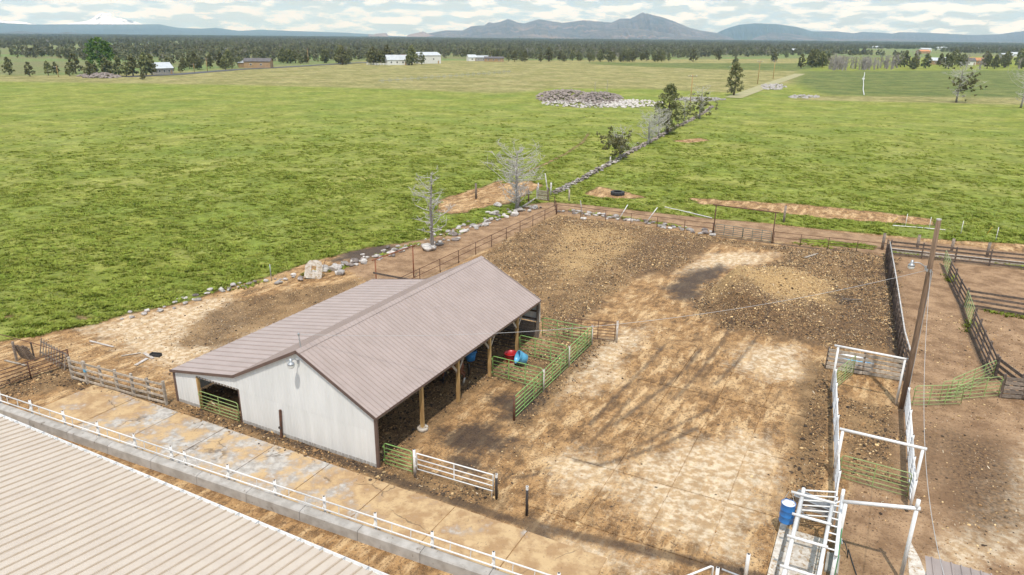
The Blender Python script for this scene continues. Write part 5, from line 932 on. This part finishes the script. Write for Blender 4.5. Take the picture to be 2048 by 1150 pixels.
# farm road and far homes
def strip(name, pts, w, m, z=.06):
    P_ = [G(*p) for p in pts]; k = MB(); vs = []
    for i, p in enumerate(P_): d = (P_[min(i+1, len(P_)-1)]-P_[max(i-1, 0)]).normalized(); n_ = Vector((-d.y, d.x, 0)); vs += [p+n_*w/2+Vector((0,0,z)), p-n_*w/2+Vector((0,0,z))]
    k.add(vs, [(2*i, 2*i+1, 2*i+3, 2*i+2) for i in range(len(P_)-1)]); return tag(k.build(name, MATS[m]), kind='structure')
strip('road', ((250,154),(355,149),(420,143.5),(480,139),(560,135),(640,130),(700,126.5),(760,124)), 9, 'asphalt', .15)
mat('track_dirt', (.37,.33,.18), (.30,.29,.14), .2, .95, rand=0); strip('track', ((1466,196),(1500,184),(1535,170),(1565,160),(1600,148)), 6, 'track_dirt', .12)
def house(name, label, x_, y_, w, d, h, rh, wm, rm, rz=0.0, cat='house', wins=3, group=None):
    o = thing(name, label, cat, G(x_, y_), HEAD+rz, group); k = MB()
    k.add([(-w/2,-d/2,-.1),(w/2,-d/2,-.1),(w/2,d/2,-.1),(-w/2,d/2,-.1),(-w/2,-d/2,h),(w/2,-d/2,h),(w/2,d/2,h),(-w/2,d/2,h),(-w/2,0,h+rh),(w/2,0,h+rh)], [(0,1,5,4),(1,2,6,9,5),(2,3,7,6),(3,0,4,8,7)]); k.build('walls', MATS[wm], o)
    r_ = MB(); e = .35
    for s in (-1, 1): r_.bar((0, s*(d/4+e/2), h+rh/2-.10*e+.07), (.001, s*(d/4+e/2), h+rh/2-.10*e+.07), .1, .1) if False else r_.add([(-w/2-e,0,h+rh+.1),(w/2+e,0,h+rh+.1),(w/2+e,s*(d/2+e),h-.12),(-w/2-e,s*(d/2+e),h-.12),(-w/2-e,0,h+rh+.26),(w/2+e,0,h+rh+.26),(w/2+e,s*(d/2+e),h+.04),(-w/2-e,s*(d/2+e),h+.04)], [(0,1,2,3),(4,7,6,5),(2,6,7,3),(0,3,7,4),(1,5,6,2)])
    r_.build('roof', MATS[rm], o)
    for i in range(wins): xx = -w/2+w*(i+.7)/(wins+.6); f_ = MB().box((xx,-d/2-.03,h*.55), (1.2,.08,1.2)).build('window', MATS['house_white'], o); MB().box((xx,-d/2-.085,h*.55), (.95,.04,.95)).build('pane', MATS['pane'], f_)
    MB().box((w*.38,-d/2-.04,1.05), (1.0,.08,2.1)).build('door', MATS['house_tan'], o); return o
house('cottage', 'small grey cottage beside the far left road', 324,148,9,7,3,2.6,'house_grey','roof_metal',.9)
house('tan_barn', 'tan open fronted barn by the far road', 518,135.5,16,9,4,1.6,'house_tan','roof_dark',.1,'barn',2); house('tan_shed', 'low tan shed beside the tan barn', 497,135,10,7,3,1.2,'house_tan','roof_metal',.0,'shed',1)
house('farmhouse', 'white farmhouse with pale roof behind a white fence', 793,129.5,15,10,3.4,3.2,'house_white','roof_metal',.35); house('metal_shed', 'big pale metal shed right of the white farmhouse', 853,126.5,18,14,6,2,'house_white','roof_metal',.55,'shed',2); house('red_shed', 'small red roofed shed behind the white farmhouse', 812,124.5,8,7,3.5,2,'house_red','house_red',.1,'shed',1)
house('ranch_house', 'low dark ranch house past the big metal shed', 988,123,16,8,2.6,1.2,'house_tan','roof_dark',.05); house('white_shed', 'small white shed in the trees by the ranch house', 943,122,7,6,3,2,'house_white','roof_metal',.4,'shed',1); house('long_house', 'long pale roofed house in the trees by the ranch house', 967,122,14,8,3,1.3,'house_grey','roof_metal',.1)
for i, (x_, y_, wm, rm, w) in enumerate(((1752,97,'house_white','roof_metal',22),(1850,102,'house_white','roof_metal',20),(1882,99,'house_white','roof_metal',24),(1944,101,'house_white','roof_metal',22),(2028,113,'house_white','roof_metal',16),(2010,116,'house_grey','roof_metal',16),(1868,129,'house_tan','roof_metal',14),(1898,128,'house_white','roof_metal',13),(1935,130,'house_white','roof_dark',10),(1954,129,'house_tan','roof_orange',15),(1846,107,'house_tan','roof_orange',18),(1596,105,'house_white','roof_metal',20))):
    lbs = ('tiny white house in the far valley, leftmost of the right side', 'tiny pale house in the far valley above the orange roof', 'tiny wide pale house in the far valley beyond the grey trees', 'tiny pale house in the far valley near the right edge', 'white house among trees close to the right edge', 'grey house among trees close to the right edge', 'tan house behind the grey tree row', 'white house behind the grey tree row', 'small dark roofed white house beside the orange roof', 'house with an orange roof at the right', 'house with an orange roof far in the woods', 'tiny white house at the foot of the wooded hill'); house('far_house', lbs[i], x_, y_, w, w*.6, 3.4, 2.2, wm, rm, random.uniform(-.3,.3), 'house', 1, 'far houses on the right')
o = thing('loader', 'yellow loader parked right of the big metal shed', 'loader', G(866,126), HEAD)
MB().box((0,0,1.3), (4.2,2.2,1.2)).build('body', MATS['yellow_paint'], o); MB().box((-.4,0,2.6), (1.7,1.9,1.5)).build('cab', MATS['pane'], o); MB().bar((2,0,1.4), (4.2,0,2.1), .4, .4).build('boom', MATS['yellow_paint'], o); MB().box((4.6,0,1.6), (.9,2.3,1.0)).build('bucket', MATS['yellow_paint'], o)
for sx in (-1.3,1.4):
    for sy in (-1.1,1.1): MB().lathe([(0,-.25),(.6,-.25),(.75,-.15),(.75,.15),(.6,.25),(0,.25)], 16).build('wheel', MATS['rubber'], o, True, (sx,sy,.75)).rotation_euler = (R_(90),0,0)
o = thing('paddock_fence', 'white board fence in front of the white farmhouse', 'fence', G(734,130)); d = G(778,131)-G(734,130)
for i in range(9): MB().box(d*(i/8)+Vector((0,0,.75)), (.3,.3,1.5)).build('post', MATS['house_white'], o)
for z_ in (.5,1.0,1.4): MB().bar(Vector((0,0,z_)), d+Vector((0,0,z_)), .1, .22).build('board', MATS['house_white'], o)
def power_pole(label, x_, yb, yt, arm=1):
    b_ = G(x_, yb); dist = (b_-CAM).length; h = (yb-yt)*dist/FPX*1.02; o = thing('power_pole', label, 'utility pole', b_, HEAD, 'far power poles'); MB().path([(0,0,-.1),(0,0,h)], [.17,.12], 9).build('shaft', MATS['post_yellow'], o, True)
    if arm:
        MB().box((0,-.18,h-.55), (2.6,.12,.16)).build('crossarm', MATS['wood_grey'], o)
        for s in (-1.2,-.4,1.2): MB().lathe([(.06,0),(.11,.06),(.07,.12),(.10,.18),(.03,.24)], 8, (s,-.18,h-.46)).build('insulator', MATS['lens'], o)
for a in (('power pole with crossarm standing behind the tall juniper', 1380,212,156), ('power pole half hidden by the dark multi trunk juniper', 1461,168,136), ('bare orange power pole right of the field track', 1515,168,128), ('farthest power pole in the line past the track', 1546,158,126), ('power pole at the far left field edge', 117,154,137), ('power pole beside the far left road bend', 415,143.5,121), ('short power pole left of the road bend', 389,145,130), ('power pole in the trees by the ranch house', 981,122,106), ('power pole in the woods left of the farmhouse', 617,128,101)): power_pole(*a)
il = thing('wheel_line', 'long wheeled irrigation line across the far field', 'irrigation line', G(757,166)); d = G(1022,146)-G(757,166); L = d.length; n_ = 22
MB().tube((0,0,.9), d+Vector((0,0,.9)), .06, n=6).build('pipe', MATS['galv'], il)
for i in range(n_):
    p_ = d*((i+.5)/n_); k = MB(); e = Vector((-d.y, d.x, 0)).normalized(); k.path([p_+e*math.cos(a_*.5236)*.9+Vector((0,0,.9+.9*math.sin(a_*.5236))) for a_ in range(13)], .045, 5); w_ = k.build('wheel', MATS['galv'], il)
    for a_ in range(4): MB().tube(p_+Vector((0,0,.9)), p_+e*math.cos(a_*1.571+.4)*.88+Vector((0,0,.9+.88*math.sin(a_*1.571+.4))), .03, n=4).build('spoke', MATS['galv'], w_)
o = thing('white_pipe_line', 'white irrigation pipe snaking up the dark field on the right', 'pipe', G(1728,191)); P_ = [G(x_, y_)-G(1728,191)+Vector((0,0,.3)) for x_, y_ in ((1728,191),(1726,180),(1727,170),(1726.5,160),(1729,150),(1729,146))]; MB().path(P_, .16, 6).build('pipe_run', MATS['white_clean'], o); MB().box(P_[3]+Vector((0,0,.4)), (1.2,.8,.7)).build('riser_box', MATS['white_clean'], o)

# ------------------------------------------------------------------ trees of the far field edges: one by one
def proto(h, w, n, per, leaf, seed, m): cl, rs = juniper_clumps(h, w, n, seed); return trunk_mb(h*.85, h*.03, seed, 5, w).mesh('trunk', MATS['bark'], True), leaf_crown(MB(), cl, rs, leaf, per).mesh('crown', MATS[m])
PJ = [proto(7, 4.6, 70, 12, .62, 50+i, 'juniper_leaf') for i in range(4)]; PF = [proto(6.5, 4.4, 34, 7, 1.0, 70+i, 'forest_leaf') for i in range(4)]
PB = []
for i in range(3): k, kb = bare_branches(6.5, 5.2, 80+i, 26, 5, .34, .12); PB.append((k.mesh('trunk', MATS['grey_twig']), kb.mesh('branches', MATS['grey_twig'])))
def far_tree(x_, y_, s, label, group, bare=False):
    o = thing('bare_tree' if bare else 'juniper_tree', label, 'tree', G(x_, y_), random.uniform(0,6.28), group); q = s*random.uniform(.85,1.2); o.scale = (q, q, q*random.uniform(.9,1.15)); a, b_ = random.choice(PB if bare else PJ); link('trunk', a, o); link('branches' if bare else 'crown', b_, o)
jit = lambda a: random.uniform(-a, a)
for x_, y_, s in ((96,151,.9),(140,153,1.0),(178,154,1.0),(60,153,1.0),(152,147,1.2),(215,149,1.1),(237,152,1.1),(255,153,1.1),(268,152,1.3),(292,151,1.3),(305,151,1.2),(18,150,.9),(112,149,.9),(340,147,1.0),(362,145,.5)): far_tree(x_+jit(2), y_+jit(.5), s, 'juniper among the loose trees at the far left field edge', 'trees at the far left field edge')
for i in range(16): far_tree(425+jit(60), 137.5+jit(2.5), random.uniform(.8,1.25), 'juniper in the grove left of the tan barn', 'grove left of the tan barn')
for i in range(18): far_tree(random.choice((748,760,772,826,836,748,700,680,878,893)) + jit(9), 128.5+jit(2), random.uniform(1.0,1.6), 'tree close around the white farmhouse', 'trees round the farmhouse')
for i in range(44): x_ = random.uniform(960,1340); far_tree(x_, 122.5+(x_-1090)*.002+jit(1.6), random.uniform(.75,1.3), 'juniper in the front row of the middle woods', 'front row of the middle woods')
for i in range(14): far_tree(random.uniform(560,700), 126.5+jit(1.5), random.uniform(.9,1.4), 'juniper standing along the far road', 'trees along the far road')
for i in range(58): x_ = random.uniform(1655,1795); far_tree(x_, 139-(x_-1655)*.012+jit(2.2), random.uniform(.9,1.35), 'grey leafless tree in the pale row beyond the dark field', 'grey tree row on the right', True)
for i in range(12): far_tree(random.uniform(1618,1662), 133+jit(2), random.uniform(1.1,1.7), 'dark juniper at the left end of the grey tree row', 'junipers left of the grey row')
for i in range(40): x_ = random.uniform(1790,2060); nb_ = random.random() < .22; far_tree(x_, 134+jit(5), random.uniform(1.0,1.8), ('bare tree' if nb_ else 'juniper')+' in the loose wood at the right edge', 'loose wood on the right', nb_)
for x_, y_, s, lb in ((1386,123.5,1.5,'round juniper alone in the far green field, left one'), (1437,120.5,1.2,'small juniper alone in the far green field, right one'), (1470,134,1.2,'juniper behind the dark multi trunk juniper'), (1548,124,1.2,'juniper at the top of the pole line'), (1602,137,1.5,'juniper at the far end of the track'), (1573,116,.9,'lone small juniper far beyond the track'), (286,160,.55,'tiny dark bush alone at the left field margin')): far_tree(x_, y_, s, lb, None)
q = G(206,145); o = thing('cottonwood', 'big bright green leafy tree at the far left', 'tree', q); cl, rs = juniper_clumps(17, 14, 120, 91, .12, .45); trunk_mb(13, .5, 91, 9, 9).build('trunk', MATS['bark'], o, True); leaf_crown(MB(), [(a, b_, c_, r*1.1) for a, b_, c_, r in cl], rs, .9, 22).build('crown', MATS['green_leaf'], o)
for x_, y_, s in ((220,149,6.5),(188,149,5)): q = G(x_, y_); o = thing('leafy_bush', 'green leafy bush right under the big cottonwood' if x_ > 200 else 'green leafy bush left under the big cottonwood', 'bush', q); cl, rs = juniper_clumps(s, s*1.1, 50, int(x_), .05, .5); trunk_mb(s*.6, .15, int(x_), 4, s).build('trunk', MATS['bark'], o); leaf_crown(MB(), cl, rs, .7, 12).build('crown', MATS['juniper_leaf'], o)
# the wood that fills the plain
def edge_dist(theta):                     # nearest distance of the closed wood along each heading
    ex = [(-400,136),(0,134),(150,132),(300,130),(480,128),(640,127),(700,124),(820,122),(930,120.5),(1090,121),(1340,120.5),(1440,115),(1600,112.5),(1750,112),(2048,111),(2500,110)]
    A_ = np.array([(math.atan2((g_ := G(x_, y_)).x-CAM.x, g_.y-CAM.y), math.hypot(g_.x-CAM.x, g_.y-CAM.y)) for x_, y_ in ex]); return np.interp(theta, A_[:,0], A_[:,1])
def wood(r0, r1, space, seed):
    rs = np.random.default_rng(seed); th = .98; n = int(th*(r1*r1-r0*r0)/(space*space)); t_ = rs.uniform(-th, th, n)-HEAD; r = np.sqrt(rs.uniform(r0*r0, r1*r1, n)); x_ = CAM.x+r*np.sin(t_); y_ = CAM.y+r*np.cos(t_)
    ok = (r > edge_dist(t_)+rs.exponential(14, n)) & (fbm(x_/260+50, y_/260+50, 3) > .40) & (fbm(x_/60+9, y_/60, 2)+rs.random(n)*.5 > .5); return np.stack([x_[ok], y_[ok]], 1)
fp = np.vstack([wood(330, 1500, 11, 1), wood(1500, 4000, 13, 2), wood(4000, 7400, 24, 3)]); n = len(fp); print('wood', n)
s = rng.uniform(.65,1.25,n)*np.where(np.hypot(fp[:,0], fp[:,1]) > 4000, 1.25, 1.0); kinds = [a_ for pair in PF for a_ in (pair[1],)]+[PB[0][1], PB[1][1]]
scatter('juniper_wood', np.concatenate([fp, np.zeros((n,1))], 1), np.stack([np.zeros(n), np.zeros(n), rng.uniform(0,6.28,n)], 1), np.stack([s, s, s*rng.uniform(.85,1.2,n)], 1), rng.choice(6, n, p=(.235,.235,.235,.235,.03,.03)), kinds, 'dark juniper woodland filling the plain to the hills', 'woodland')
# the air
hm = bpy.data.materials.new('air'); hm.use_nodes = True; t = hm.node_tree; t.nodes.clear(); oo = t.nodes.new('ShaderNodeOutputMaterial'); pv = t.nodes.new('ShaderNodeVolumePrincipled'); pv.inputs['Color'].default_value = (.36,.63,1.0,1); pv.inputs['Absorption Color'].default_value = (1,1,1,1); pv.inputs['Density'].default_value = 7.5e-5; pv.inputs['Anisotropy'].default_value = 0.0; t.links.new(pv.outputs[0], oo.inputs['Volume'])
tag(MB().box((0, 0, 499), (52000, 52000, 1002)).build('haze', hm), 'thin blue haze over the plain and the far hills', 'haze', kind='stuff')

# number off the look-alikes from left to right so that each label points at one of them
def ordn(i): return f"{i}{'th' if 10 < i % 100 < 14 else {1:'st',2:'nd',3:'rd'}.get(i % 10, 'th')}"
same = {}
for o in SC.objects:
    if o.parent is None and 'label' in o.keys(): same.setdefault(o['label'], []).append(o)
def scr(o): v = o.location-CAM; return v.dot(CR)/max(v.dot(CF), 1e-3)
for lb, os_ in same.items():
    if len(os_) > 1:
        for i, o in enumerate(sorted(os_, key=scr)): o['label'] = f"{ordn(i+1)} from the left, {lb}"
